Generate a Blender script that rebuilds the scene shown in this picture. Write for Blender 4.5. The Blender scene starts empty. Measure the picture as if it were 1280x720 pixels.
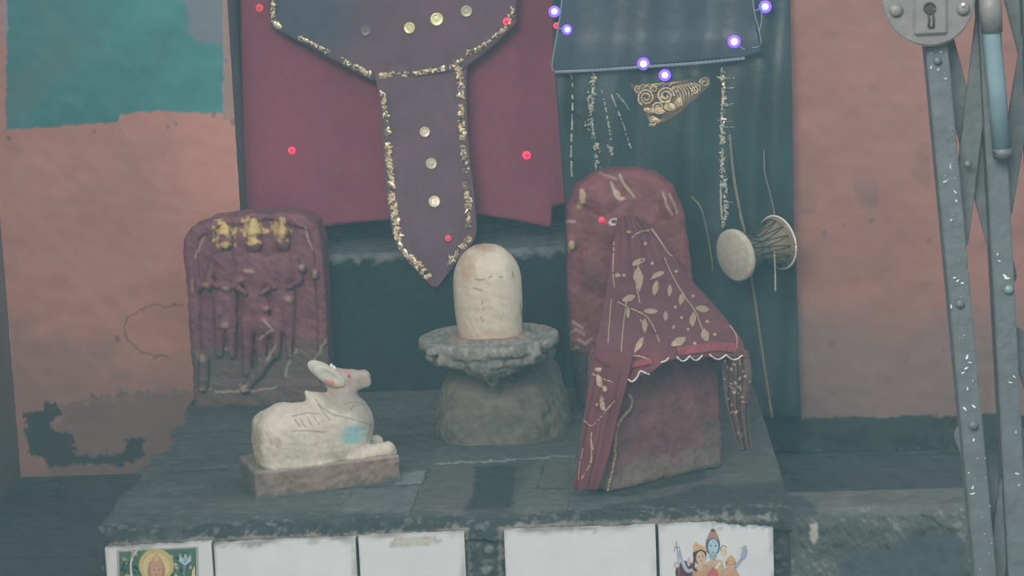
import bpy, bmesh, math, random
import numpy as np
from mathutils import Vector, Matrix, noise
from mathutils.bvhtree import BVHTree
random.seed(7); rng = np.random.default_rng(7)
C = bpy.context.scene.collection
V3 = Vector

# ------------------------------------------------------------------ camera
FPX = 2840.0
PITCH, ROLL, YAW = math.radians(10), math.radians(2.3), math.radians(-2.5)
FW = V3((math.sin(YAW)*math.cos(PITCH), math.cos(YAW)*math.cos(PITCH), -math.sin(PITCH)))
R0 = V3((math.cos(YAW), -math.sin(YAW), 0)); U0 = R0.cross(FW)
UP = U0*math.cos(ROLL) + R0*math.sin(ROLL)
RT = R0*math.cos(ROLL) - U0*math.sin(ROLL)
TOP = 0.18            # height of the platform top
FLOOR = 0.03
CAM = V3((0, -3.3, TOP+0.934))
def ray(px, py): return FW + RT*((px-640)/FPX) + UP*((360-py)/FPX)
def P(px, py, Y):     # the point of the vertical plane at depth Y
    d = ray(px, py); return CAM + d*((Y-CAM.y)/d.y)
def G(px, py, z=TOP): # the point of the level plane at height z
    d = ray(px, py); return CAM + d*((z-CAM.z)/d.z)
def pix(p):
    d = V3(p)-CAM; w = d.dot(FW); return 640+FPX*d.dot(RT)/w, 360-FPX*d.dot(UP)/w
FWn, RTn, UPn, CAMn = (np.array(v) for v in (FW, RT, UP, CAM))
def pixn(A):
    d = A-CAMn; w = d@FWn; return 640+FPX*(d@RTn)/w, 360-FPX*(d@UPn)/w
def ppm(Y): return FPX/((Y-CAM.y)*1.02)

cam_d = bpy.data.cameras.new('camera'); cam = bpy.data.objects.new('camera', cam_d); C.objects.link(cam)
cam_d.sensor_width = 36; cam_d.lens = FPX/1280*36; cam_d.clip_start = 0.05
M = Matrix((RT, UP, -FW)).transposed().to_4x4(); M.translation = CAM
cam.matrix_world = M
bpy.context.scene.camera = cam

# ------------------------------------------------------------------ materials
def s2l(c): return tuple(((v/255)/12.92 if v/255 <= .04045 else ((v/255+.055)/1.055)**2.4) for v in c)
def mat(name, col=None, rough=.8, metal=0, var=.25, scale=30, bump=.3, bscale=120, attr=False, spec=.3, emit=None, estr=1, sheen=0, bdist=.002):
    m = bpy.data.materials.new(name); m.use_nodes = True; nt = m.node_tree; N = nt.nodes; L = nt.links
    b = N['Principled BSDF']; b.inputs['Roughness'].default_value = rough; b.inputs['Metallic'].default_value = metal
    b.inputs['Specular IOR Level'].default_value = spec
    if sheen: b.inputs['Sheen Weight'].default_value = sheen
    if emit:
        b.inputs['Base Color'].default_value = (*col, 1)
        b.inputs['Emission Color'].default_value = (*emit, 1); b.inputs['Emission Strength'].default_value = estr
        return m
    tc = N.new('ShaderNodeTexCoord')
    n1 = N.new('ShaderNodeTexNoise'); n1.inputs['Scale'].default_value = scale; n1.inputs['Detail'].default_value = 6; n1.inputs['Roughness'].default_value = .65
    L.new(tc.outputs['Object'], n1.inputs['Vector'])
    mr = N.new('ShaderNodeMapRange'); mr.inputs['From Min'].default_value = .25; mr.inputs['From Max'].default_value = .75
    mr.inputs['To Min'].default_value = 1-var; mr.inputs['To Max'].default_value = 1+var
    L.new(n1.outputs['Fac'], mr.inputs['Value'])
    vm = N.new('ShaderNodeVectorMath'); vm.operation = 'SCALE'
    if attr:
        a = N.new('ShaderNodeAttribute'); a.attribute_name = 'Col'; L.new(a.outputs['Color'], vm.inputs[0])
    else: vm.inputs[0].default_value = col
    L.new(mr.outputs['Result'], vm.inputs['Scale']); L.new(vm.outputs['Vector'], b.inputs['Base Color'])
    if bump:
        n2 = N.new('ShaderNodeTexNoise'); n2.inputs['Scale'].default_value = bscale; n2.inputs['Detail'].default_value = 5
        L.new(tc.outputs['Object'], n2.inputs['Vector'])
        bp = N.new('ShaderNodeBump'); bp.inputs['Strength'].default_value = bump; bp.inputs['Distance'].default_value = bdist
        L.new(n2.outputs['Fac'], bp.inputs['Height']); L.new(bp.outputs['Normal'], b.inputs['Normal'])
    return m
m_plaster = mat('painted_plaster', attr=True, rough=.85, var=.07, scale=9, bump=.3, bscale=45, bdist=.003)
m_stone = mat('weathered_stone', attr=True, rough=.9, var=.28, scale=45, bump=.7, bscale=110, bdist=.004)
m_marble = mat('painted_marble', attr=True, rough=.6, var=.09, scale=40, bump=.35, bscale=90, bdist=.002)
m_cloth = mat('cloth', attr=True, rough=.85, var=.10, scale=60, bump=.35, bscale=500, sheen=.03, bdist=.001)
m_satin = mat('satin', attr=True, rough=.42, var=.15, scale=25, bump=.3, bscale=60, spec=.5, bdist=.003)
m_gold = mat('gold_foil', (.56, .44, .25), rough=.36, metal=.5, var=.85, scale=170, bump=.8, bscale=400, spec=.6)
m_golddk = mat('shaded_foil', (.16, .12, .085), rough=.45, metal=.4, var=.6, scale=170)  # dark copy of the gold, puts the crumple's shade into colour
m_goldhi = mat('glint_foil', (.86, .74, .48), rough=.3, metal=.35, var=.3, scale=170, spec=.7)  # bright copy of the gold, puts the crumple's glints into colour
m_silver = mat('silver_braid', (.46, .45, .36), rough=.4, metal=.4, var=.5, scale=200, bump=.8, bscale=400, spec=.6)
m_leaf = mat('gold_print', (.46, .33, .22), rough=.6, metal=.15, var=.4, scale=200, bump=.4, bscale=500)
m_white = mat('white_thread', (.75, .70, .62), rough=.6, var=.2, scale=200, bump=.3)
m_tile = mat('glazed_tile', attr=True, rough=.3, var=.04, scale=12, bump=.05, bscale=20, spec=.5)
m_iron = mat('grey_painted_iron', (.088, .105, .107), rough=.5, var=.22, scale=60, bump=.6, bscale=90, spec=.5, bdist=.002)
m_ironb = mat('bright_worn_iron', (.13, .20, .215), rough=.35, var=.15, scale=40, bump=.3, bscale=90, spec=.6)
m_plate = mat('lock_plate_paint', (.15, .147, .14), rough=.5, var=.15, scale=60, bump=.5, bscale=90, spec=.5)
m_hole = mat('dark_hole', (.05, .05, .048), rough=.8, var=.1)
m_chip = mat('paint_chip', (.50, .53, .51), rough=.5, var=.2)
m_dark = mat('dark_line', (.05, .045, .04), rough=.9, var=.2)
m_cord = mat('cord', (.20, .17, .12), rough=.9, var=.3, scale=300, bump=.5, bscale=600)
m_wire = mat('pale_wire', (.24, .28, .32), rough=.5, var=.2)
m_hide = mat('drum_skin', (.50, .46, .36), rough=.75, var=.22, scale=90, bump=.4, bscale=160)
m_wood = mat('drum_wood', (.13, .125, .10), rough=.7, var=.4, scale=60, bump=.4)
m_wood2 = mat('drum_side_hide', (.20, .155, .095), rough=.7, var=.35, scale=60, bump=.4)
m_halov = mat('violet_halo_cap', (.2, .1, .7), emit=(.20, .06, 1), estr=1.6)  # glowing cap, widened to stand in for the halo around each light
m_core = mat('blue_white_glow', (.8, .8, 1), emit=(.45, .48, 1), estr=2.0)
m_core2 = mat('cyan_white_glow', (.8, .9, 1), emit=(.22, .50, .95), estr=1.5)
m_bulbr = mat('red_lens', (.8, .05, .1), emit=(1, .04, .10), estr=1.3)
m_bulbr2 = mat('dim_red_lens', (.6, .08, .12), emit=(1, .06, .12), estr=.35)
m_bulbrc = mat('dark_red_core', (.5, .02, .08), emit=(.6, .01, .06), estr=.6)
m_socket = mat('socket_plastic', (.12, .13, .14), rough=.4, var=.1)

# ------------------------------------------------------------------ objects
def link(name, me, m=None, parent=None, smooth=True):
    o = bpy.data.objects.new(name, me); C.objects.link(o)
    if m:
        for k in (m if isinstance(m, (list, tuple)) else [m]): me.materials.append(k)
    if smooth and len(me.polygons): me.polygons.foreach_set('use_smooth', [True]*len(me.polygons))
    if parent: o.parent = parent; o.matrix_parent_inverse = parent.matrix_world.inverted()
    return o
def tag(o, label=None, cat=None, group=None, kind=None):
    if label: o['label'] = label
    if cat: o['category'] = cat
    if group: o['group'] = group
    if kind: o['kind'] = kind
    return o
def empty(name, loc, label, cat, group=None):
    o = bpy.data.objects.new(name, None); C.objects.link(o); o.location = loc; o.empty_display_size = .02
    bpy.context.view_layer.update()
    return tag(o, label, cat, group)
def mesh(name, vs, fs, m=None, parent=None, col=None, smooth=True):
    me = bpy.data.meshes.new(name); me.from_pydata([tuple(v) for v in vs], [], [tuple(f) for f in fs]); me.update()
    if col is not None: setcol(me, col)
    return link(name, me, m, parent, smooth)
def setcol(me, arr):
    a = me.color_attributes.new('Col', 'FLOAT_COLOR', 'POINT')
    n = len(me.vertices); A = np.ones((n, 4), np.float32); A[:, :3] = np.clip(arr, 0, 1)
    a.data.foreach_set('color', A.ravel())
def bm_obj(name, bm, m, parent=None, smooth=False):
    bmesh.ops.recalc_face_normals(bm, faces=bm.faces)
    me = bpy.data.meshes.new(name); bm.to_mesh(me); bm.free(); return link(name, me, m, parent, smooth)

# numpy noise built of random waves
def wnoise(A, freq, oct=3, seed=0):
    r = np.random.default_rng(seed); out = np.zeros(len(A)); amp = 1; tot = 0
    for o in range(oct):
        for k in range(5):
            d = r.normal(size=3); d /= np.linalg.norm(d)
            q = A@(d*freq*2*math.pi*(.7+.6*r.random())) + r.random()*6.28
            out += amp*np.sin(q + 1.3*np.sin(q*.37+r.random()*6))
        tot += amp*2.2; freq *= 2.1; amp *= .55
    return out/tot
def ss(a, b, x):
    t = np.clip((x-a)/(b-a), 0, 1); return t*t*(3-2*t)
def mix(A, B, w): return A*(1-w[:, None]) + np.array(B)*w[:, None]

# signed distance helpers (all in metres, world axes)
def sd_ell(A, c, r, rot=None):
    q = A-np.array(c)
    if rot is not None: q = q@np.array(rot)
    r = np.array(r); k0 = np.linalg.norm(q/r, axis=1); k1 = np.linalg.norm(q/(r*r), axis=1)+1e-9
    return k0*(k0-1)/k1
def sd_cone(A, a, b, ra, rb):
    a = np.array(a); b = np.array(b); ab = b-a; t = np.clip(((A-a)@ab)/(ab@ab), 0, 1)
    return np.linalg.norm(A-a-t[:, None]*ab, axis=1)-(ra+(rb-ra)*t)
def sd_box(A, c, h, r=0, rot=None):
    q = A-np.array(c)
    if rot is not None: q = q@np.array(rot)
    q = np.abs(q)-(np.array(h)-r)
    return np.linalg.norm(np.maximum(q, 0), axis=1)+np.minimum(q.max(1), 0)-r
def smin(a, b, k):
    h = np.clip(.5+.5*(b-a)/k, 0, 1); return b*(1-h)+a*h-k*h*(1-h)
def smax(a, b, k): return -smin(-a, -b, k)
def sd_poly2(X, Z, pts):
    d = np.full(len(X), 1e9); s = np.ones(len(X)); n = len(pts); j = n-1
    for i in range(n):
        ex, ez = pts[j][0]-pts[i][0], pts[j][1]-pts[i][1]
        wx, wz = X-pts[i][0], Z-pts[i][1]
        t = np.clip((wx*ex+wz*ez)/(ex*ex+ez*ez), 0, 1)
        d = np.minimum(d, (wx-ex*t)**2+(wz-ez*t)**2)
        c1 = Z >= pts[i][1]; c2 = Z < pts[j][1]; c3 = ex*wz > ez*wx
        s = np.where((c1 & c2 & c3) | (~c1 & ~c2 & ~c3), -s, s); j = i
    return s*np.sqrt(d)
def sdf_mesh(name, f, lo, hi, h, m, parent, colf=None):
    lo = np.array(lo); hi = np.array(hi); n = np.ceil((hi-lo)/h).astype(int)+1
    ax = [lo[i]+h*np.arange(n[i]) for i in range(3)]
    g = np.stack(np.meshgrid(*ax, indexing='ij'), -1).reshape(-1, 3)
    v = np.concatenate([f(c) for c in np.array_split(g, max(1, len(g)//300000))]).reshape(n)
    v[0] = v[-1] = 1; v[:, 0] = v[:, -1] = 1; v[:, :, 0] = v[:, :, -1] = 1
    ins = v < 0; cs = tuple(n-1)
    acc = np.zeros(cs+(3,)); cnt = np.zeros(cs)
    cor = [(a, b, c) for a in (0, 1) for b in (0, 1) for c in (0, 1)]
    sl = lambda o: tuple(slice(o[i], o[i]+cs[i]) for i in range(3))
    for p in cor:
        for d in range(3):
            if p[d]: continue
            q = list(p); q[d] = 1
            a, b = v[sl(p)], v[sl(q)]; mk = (a < 0) != (b < 0)
            t = np.where(mk, a/np.where(mk, a-b, 1), 0)
            for i in range(3): acc[..., i] += mk*(p[i]+(t if i == d else 0))
            cnt += mk
    act = cnt > 0; idx = -np.ones(cs, int); idx[act] = np.arange(act.sum())
    base = np.argwhere(act); vs = lo+h*(base+acc[act]/cnt[act][:, None])
    F = []
    for d in range(3):
        o = [0, 0, 0]; o[d] = 1; e1, e2 = [(1, 2), (2, 0), (0, 1)][d]
        A_ = v[tuple(slice(0, n[i]-o[i]) for i in range(3))] < 0
        B_ = v[tuple(slice(o[i], n[i]) for i in range(3))] < 0
        for flip, mk in ((0, A_ & ~B_), (1, ~A_ & B_)):
            q = np.argwhere(mk); q = q[(q[:, e1] > 0) & (q[:, e2] > 0) & (q[:, e1] < cs[e1]) & (q[:, e2] < cs[e2])]
            if not len(q): continue
            def at(x, y):
                w = q.copy(); w[:, e1] -= x; w[:, e2] -= y; return idx[w[:, 0], w[:, 1], w[:, 2]]
            quad = np.stack([at(0, 0), at(1, 0), at(1, 1), at(0, 1)], 1)
            F.append(quad[:, ::-1] if flip else quad)
    F = np.concatenate(F); F = F[(F >= 0).all(1)]
    me = bpy.data.meshes.new(name); me.vertices.add(len(vs)); me.vertices.foreach_set('co', vs.astype(np.float32).ravel())
    me.loops.add(len(F)*4); me.loops.foreach_set('vertex_index', F.ravel().astype(np.int32))
    me.polygons.add(len(F)); me.polygons.foreach_set('loop_start', np.arange(0, len(F)*4, 4, dtype=np.int32))
    me.update(calc_edges=True); me.validate()
    if colf: setcol(me, colf(vs))
    return link(name, me, m, parent)

# polylines
def resample(pts, n):
    pts = [np.array(p, float) for p in pts]
    if len(pts) == 1: return np.array([pts[0]]*n)
    d = [0]
    for a, b in zip(pts, pts[1:]): d.append(d[-1]+max(1e-9, np.linalg.norm((b-a)[:2])))
    t = np.linspace(0, d[-1], n); P_ = np.array(pts)
    return np.stack([np.interp(t, d, P_[:, i]) for i in range(P_.shape[1])], 1)
def smoothline(pts, n):
    pts = [np.array(p, float) for p in pts]
    if len(pts) < 3: return resample(pts, n)
    ext = [2*pts[0]-pts[1]]+pts+[2*pts[-1]-pts[-2]]; out = []
    for i in range(1, len(ext)-2):
        p0, p1, p2, p3 = ext[i-1:i+3]
        for t in np.linspace(0, 1, 12, endpoint=False):
            out.append(.5*((2*p1)+(-p0+p2)*t+(2*p0-5*p1+4*p2-p3)*t*t+(-p0+3*p1-3*p2+p3)*t**3))
    out.append(pts[-1]); return resample(out, n)
def tube(name, pts, r, m, parent=None, seg=8, bm=None):
    """round tube through world points; r is a number or a list"""
    own = bm is None
    if own: bm = bmesh.new()
    pts = [V3(p) for p in pts]; n = len(pts); rs = r if hasattr(r, '__len__') else [r]*n
    rings = []; up = V3((0, 0, 1))
    for i, p in enumerate(pts):
        d = (pts[min(i+1, n-1)]-pts[max(i-1, 0)]).normalized()
        a = d.cross(up if abs(d.z) < .95 else V3((1, 0, 0))).normalized(); b = d.cross(a)
        rings.append([bm.verts.new(p+(a*math.cos(2*math.pi*k/seg)+b*math.sin(2*math.pi*k/seg))*rs[i]) for k in range(seg)])
    for A, B in zip(rings, rings[1:]):
        for k in range(seg): bm.faces.new((A[k], A[(k+1) % seg], B[(k+1) % seg], B[k]))
    bm.faces.new(rings[0][::-1]); bm.faces.new(rings[-1])
    if own: return bm_obj(name, bm, m, parent, True)
def pxtube(name, pp, Y, rpx, m, parent=None, n=24, seg=8, bm=None):
    L = smoothline([(*p[:2], p[2] if len(p) > 2 else Y) for p in pp], n)
    return tube(name, [P(*q) for q in L], rpx/ppm(Y), m, parent, seg, bm)
def lathe(bm, prof, c, ax, seg=48):
    ax = V3(ax).normalized(); a = ax.cross(V3((0, 0, 1)) if abs(ax.z) < .9 else V3((1, 0, 0))).normalized(); b = ax.cross(a)
    rings = []
    for h, r in prof:
        if r < 1e-6: rings.append([bm.verts.new(V3(c)+ax*h)])
        else: rings.append([bm.verts.new(V3(c)+ax*h+(a*math.cos(2*math.pi*k/seg)+b*math.sin(2*math.pi*k/seg))*r) for k in range(seg)])
    for A, B in zip(rings, rings[1:]):
        for k in range(seg):
            k2 = (k+1) % seg
            if len(A) == 1 and len(B) == 1: continue
            if len(A) == 1: bm.faces.new((A[0], B[k2], B[k]))
            elif len(B) == 1: bm.faces.new((A[k], A[k2], B[0]))
            else: bm.faces.new((A[k], A[k2], B[k2], B[k]))
def prism(name, outline, Y, depth, m, parent=None, bevel=.002, shift=(0, 0), world=False):
    """a solid with the outline (pixels seen on the plane Y) and the depth given, going back"""
    bm = bmesh.new(); pts = [V3(p) for p in outline] if world else [P(x, y, Y) for x, y in outline]
    F = [bm.verts.new(p) for p in pts]; B = [bm.verts.new(p+V3((shift[0], depth, shift[1]))) for p in pts]
    f = bm.faces.new(F); bm.faces.new(B[::-1]); n = len(F)
    for i in range(n): bm.faces.new((F[i], B[i], B[(i+1) % n], F[(i+1) % n]))
    bmesh.ops.recalc_face_normals(bm, faces=bm.faces)
    if bevel: bmesh.ops.bevel(bm, geom=[e for e in bm.edges], offset=bevel, segments=2, affect='EDGES', clamp_overlap=True)
    return bm_obj(name, bm, m, parent, False)
def patch(name, rows, nu, nv, m, parent, fold=None, thick=.002, col=None, colf=None, straight=False):
    """cloth through rows of (px, py, Y): returns object and its BVH"""
    R = [resample(r, nu) for r in rows]; cols = []
    for k in range(nu):
        c = [r[k] for r in R]; cols.append(resample(c, nv) if straight else smoothline(c, nv))
    vs = []; uv = []
    for i in range(nu):
        for j in range(nv):
            x, y, Y = cols[i][j]
            u, v = i/(nu-1), j/(nv-1)
            if fold: Y = Y+fold(u, v, x, y)
            vs.append(P(x, y, Y)); uv.append((x, y))
    fs = [(i*nv+j, i*nv+j+1, (i+1)*nv+j+1, (i+1)*nv+j) for i in range(nu-1) for j in range(nv-1)]
    uv = np.array(uv); A = np.array([tuple(v) for v in vs])
    colv = colf(uv[:, 0], uv[:, 1], A) if colf else np.tile(np.array(col), (len(vs), 1))
    o = mesh(name, vs, fs, m, parent, colv)
    bv = BVHTree.FromPolygons(vs, fs)
    if thick:
        s = o.modifiers.new('thickness', 'SOLIDIFY'); s.thickness = thick; s.offset = -1 if True else 0
        s.offset = 0
    return o, bv
def stick(px, py, bv, off=.0015):
    d = ray(px, py).normalized(); h = bv.ray_cast(CAM, d)
    if h[0] is None: return None
    n = h[1] if h[1].dot(d) < 0 else -h[1]
    return h[0]-d*off*1.6+n*off, n
def bvh_of(o):
    dg = bpy.context.evaluated_depsgraph_get(); return BVHTree.FromObject(o, dg)
def stroke(bm, pp, bv, wpx, off=.0015, n=20, jit=0, gap=0, smooth=True, Yref=.9, mi=0):
    """a raised ribbon following pixel points on a surface"""
    L = (smoothline if smooth else resample)(pp, n); s = 1/ppm(Yref); prev = None
    ws = wpx if hasattr(wpx, '__len__') else None
    for i in range(n):
        a = L[max(0, i-1)]; b = L[min(n-1, i+1)]; t = (b-a)[:2]; t = t/(np.linalg.norm(t)+1e-9); nn = np.array((-t[1], t[0]))
        w = (np.interp(i/(n-1), np.linspace(0, 1, len(ws)), ws) if ws else wpx)*.5
        w1 = w*(1+jit*(random.random()-.6)); w2 = w*(1+jit*(random.random()-.6))
        A = stick(*(L[i][:2]+nn*w1), bv, off); B = stick(*(L[i][:2]-nn*w2), bv, off); Mi = stick(*L[i][:2], bv, off)
        if not (A and B and Mi): prev = None; continue
        k = random.random()*jit*.0012
        cur = (bm.verts.new(A[0]), bm.verts.new(Mi[0]+Mi[1]*(.0006*min(1, w/3)+k)), bm.verts.new(B[0]))
        if prev and random.random() >= gap:
            for q in ((prev[0], prev[1], cur[1], cur[0]), (prev[1], prev[2], cur[2], cur[1])):
                f = bm.faces.new(q); f.material_index = mi
        prev = cur
def blob(bm, cx, cy, rx, ry, bv, ang=0, off=.0015, n=9, jit=.35, mi=0, dome=.0012, lens=False):
    c = stick(cx, cy, bv, off)
    if not c: return
    ca, sa = math.cos(ang), math.sin(ang); ring = []
    for k in range(n):
        t = 2*math.pi*k/n; j = 1+jit*(random.random()-.5)*2; x = rx*math.cos(t)*j; y = ry*math.sin(t)*j
        if lens and rx >= ry: y *= abs(math.sin(t))**.6
        elif lens: x *= abs(math.cos(t))**.6
        h = stick(cx+x*ca-y*sa, cy+x*sa+y*ca, bv, off)
        if not h: return
        ring.append(bm.verts.new(h[0]))
    cv = bm.verts.new(c[0]+c[1]*dome)
    for k in range(n):
        f = bm.faces.new((cv, ring[k], ring[(k+1) % n])); f.material_index = mi
def flakes(bm, pp, bv, wpx, dens=1.2, size=(1.2, 3.2), mi=0, off=.002, mis=None):
    """crumpled scraps of foil scattered along a line"""
    L = resample(pp, 200); tot = sum(np.linalg.norm(b[:2]-a[:2]) for a, b in zip(L, L[1:]))
    for k in range(int(tot*dens)):
        q = L[random.randrange(200)]; s = random.uniform(*size)
        blob(bm, q[0]+random.gauss(0, wpx*.33), q[1]+random.gauss(0, wpx*.33), s*random.uniform(.8, 1.6), s*.6, bv,
             random.random()*3.14, off+random.random()*.001, 6, .5, random.choice(mis) if mis else mi, random.random()*.002)

# ================================================================== THE SETTING
YW = 0.92
YN = 1.26
def c(*v): return np.array(v, float)
SAL = c(.40, .185, .145)
def poly_mask(px, py, pts, soft=2.0):
    return 1-ss(-soft, soft, sd_poly2(px, py, pts))
def line_mask(px, py, pts, w):
    d = np.full(len(px), 1e9)
    for a, b in zip(pts, pts[1:]):
        a = np.array(a, float); b = np.array(b, float); ab = b-a
        t = np.clip(((px-a[0])*ab[0]+(py-a[1])*ab[1])/(ab@ab), 0, 1)
        d = np.minimum(d, np.hypot(px-a[0]-ab[0]*t, py-a[1]-ab[1]*t))
    return 1-ss(w*.5, w*1.4, d)
def wall_cols(A):
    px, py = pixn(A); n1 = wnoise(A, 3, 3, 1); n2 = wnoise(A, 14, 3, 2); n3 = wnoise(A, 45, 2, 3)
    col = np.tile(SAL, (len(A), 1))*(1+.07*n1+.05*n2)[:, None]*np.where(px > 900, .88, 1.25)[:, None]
    # plaster colour greyer and darker low down
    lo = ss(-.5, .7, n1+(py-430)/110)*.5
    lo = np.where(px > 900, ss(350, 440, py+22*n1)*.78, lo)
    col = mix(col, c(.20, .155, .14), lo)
    jx = px+1.3*n3; jy = py+1.0*n3+1.5*n2
    # teal painted panel, lilac corner
    teal = poly_mask(jx, jy, [(8, -400), (8, 162), (60, 158), (146, 153), (150, 146), (160, 142), (200, 139), (279, 143), (279, 60), (277, -400)], 1.2)
    tc = np.tile(c(.062, .225, .215), (len(A), 1))*(1+.13*n1+.08*n2)[:, None]
    tc = mix(tc, c(.12, .19, .18), ss(-.2, .9, n1)*(px < 130)*.7)
    lil = poly_mask(px+5*n2, py+4*n2, [(229, -400), (232, 40), (245, 50), (290, 58), (290, -400)], 5)
    tc = mix(tc, c(.19, .20, .235), lil*.9)
    col = mix(col, tc, teal) if False else col*(1-teal[:, None])+tc*teal[:, None]
    # pale streak by the corner
    col = mix(col, c(.34, .30, .29), poly_mask(jx, jy, [(1, -100), (9, -100), (10, 45), (3, 50)], 1.5)*.8)
    # bare trim beside the niche
    col = mix(col, c(.32, .23, .20), poly_mask(jx, jy, [(279, -400), (286, -400), (289, 80), (292, 150), (279, 150)], 1.5)*.9)
    # little knocks in the plaster
    for (x, y, r) in [(12, 173, 3), (118, 164, 2.5), (210, 158, 3), (220, 154, 2), (268, 144, 4), (292, 153, 4), (151, 163, 2), (147, 422, 4), (283, 77, 3),
                      (1031, 292, 4), (1055, 280, 2.5), (1090, 275, 4), (1041, 490, 3), (1040, 430, 4), (1180, 437, 3), (1160, 300, 4), (1133, 450, 5), (1028, 500, 2)]:
        col = mix(col, c(.17, .12, .11), (1-ss(r*.5, r*1.2, np.hypot(jx-x, (jy-y)*.8)))*.75)
    # stained areas on the right
    for pts, w in (([(1066, 232), (1080, 226), (1096, 228), (1099, 250), (1090, 266), (1078, 260), (1070, 248)], .6),
                   ([(998, 232), (1012, 230), (1024, 240), (1020, 265), (1005, 272), (996, 262)], .4),
                   ([(1138, 215), (1150, 180), (1162, 178), (1164, 238), (1150, 232)], .4),
                   ([(1120, 430), (1135, 432), (1138, 460), (1120, 462)], .35)):
        col = mix(col, c(.23, .125, .12), poly_mask(jx, jy, pts, 2)*w)
    # crack on the left
    cr = line_mask(px+2*n3, py+2*n3, [(228, 380), (205, 382), (192, 381), (175, 387), (160, 396), (154, 408), (160, 425), (175, 438), (192, 445), (212, 445)], 1.1)
    col = mix(col, c(.14, .10, .09), cr*.75)
    # bare dark patches where the plaster fell away, lower left
    br = poly_mask(px+3*n3, py+2.5*n3, [(30, 516), (52, 514), (56, 502), (70, 502), (78, 516), (62, 528), (66, 538), (90, 542), (94, 568), (120, 571), (156, 566), (160, 546), (180, 548),
                                       (180, 575), (150, 582), (84, 580), (62, 586), (54, 572), (36, 568)], 2)
    col = mix(col, c(.035, .05, .045), br*.95)
    e2 = line_mask(px+3*n3, py+3*n3, [(66, 514), (90, 505), (110, 498), (160, 492), (200, 490)], 1.5)
    col = mix(col, c(.10, .08, .075), e2*.6*(n2 > -.4))
    gr = poly_mask(px+9*n2, py+8*n3, [(80, 512), (130, 496), (240, 488), (240, 620), (80, 610), (60, 585)], 8)
    col = mix(col, c(.13, .105, .095), gr*(1-br)*.55)
    # foot of the wall: black band with moss on the right
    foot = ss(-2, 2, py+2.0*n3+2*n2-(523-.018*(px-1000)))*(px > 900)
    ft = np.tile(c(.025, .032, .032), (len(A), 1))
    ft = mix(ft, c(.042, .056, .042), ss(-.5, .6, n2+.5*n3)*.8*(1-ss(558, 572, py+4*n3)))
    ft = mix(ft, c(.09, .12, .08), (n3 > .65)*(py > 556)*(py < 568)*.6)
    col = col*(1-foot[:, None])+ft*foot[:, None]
    return col
def grid_obj(name, o, e1, e2, n1, n2, m, colf, parent=None, disp=None, smooth=True):
    a = np.linspace(0, 1, n1); b = np.linspace(0, 1, n2); g = np.stack(np.meshgrid(a, b, indexing='ij'), -1).reshape(-1, 2)
    A = np.array(o)+g[:, :1]*np.array(e1)+g[:, 1:]*np.array(e2)
    colv = colf(A)
    if disp: A = disp(A)
    i, j = np.meshgrid(np.arange(n1-1), np.arange(n2-1), indexing='ij'); k = (i*n2+j).ravel()
    F = np.stack([k, k+n2, k+n2+1, k+1], 1)
    me = bpy.data.meshes.new(name); me.vertices.add(len(A)); me.vertices.foreach_set('co', A.astype(np.float32).ravel())
    me.loops.add(len(F)*4); me.loops.foreach_set('vertex_index', F.ravel().astype(np.int32))
    me.polygons.add(len(F)); me.polygons.foreach_set('loop_start', np.arange(0, len(F)*4, 4, dtype=np.int32))
    me.update(calc_edges=True); setcol(me, colv)
    return link(name, me, m, parent, smooth)
XC = P(17, 480, YW).x            # corner of the side wall
XN0 = P(292, 130, YW).x          # niche opening
XN1 = P(990, 300, YW).x
def wd(A):
    A = A.copy(); A[:, 1] += .0025*wnoise(A, 6, 3, 5); return A
ZT = 1.55
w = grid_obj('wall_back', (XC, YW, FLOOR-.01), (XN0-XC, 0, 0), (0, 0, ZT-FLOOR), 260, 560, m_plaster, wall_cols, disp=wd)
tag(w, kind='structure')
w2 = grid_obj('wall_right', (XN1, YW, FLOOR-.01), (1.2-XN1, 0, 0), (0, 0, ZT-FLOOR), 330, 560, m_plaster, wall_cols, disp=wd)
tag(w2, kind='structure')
def side_cols(A):
    n1 = wnoise(A, 3, 3, 11); col = np.tile(c(.20, .145, .13), (len(A), 1))*(1+.1*n1)[:, None]
    return col
w3 = grid_obj('wall_left', (XC, -1.6, FLOOR-.01), (0, YW+1.6, 0), (0, 0, ZT-FLOOR), 200, 120, m_plaster, side_cols)
tag(w3, kind='structure')
# the niche: back and the two reveals
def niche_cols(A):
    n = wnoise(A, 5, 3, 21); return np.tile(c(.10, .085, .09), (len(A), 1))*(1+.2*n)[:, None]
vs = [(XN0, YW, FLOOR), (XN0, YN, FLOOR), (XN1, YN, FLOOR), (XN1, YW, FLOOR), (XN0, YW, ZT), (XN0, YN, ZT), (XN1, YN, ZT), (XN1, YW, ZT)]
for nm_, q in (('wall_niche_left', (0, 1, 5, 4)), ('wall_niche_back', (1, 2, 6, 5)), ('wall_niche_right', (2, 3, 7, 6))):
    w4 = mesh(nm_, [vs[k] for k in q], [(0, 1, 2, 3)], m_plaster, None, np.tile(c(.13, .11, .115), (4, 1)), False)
    tag(w4, kind='structure')
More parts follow.
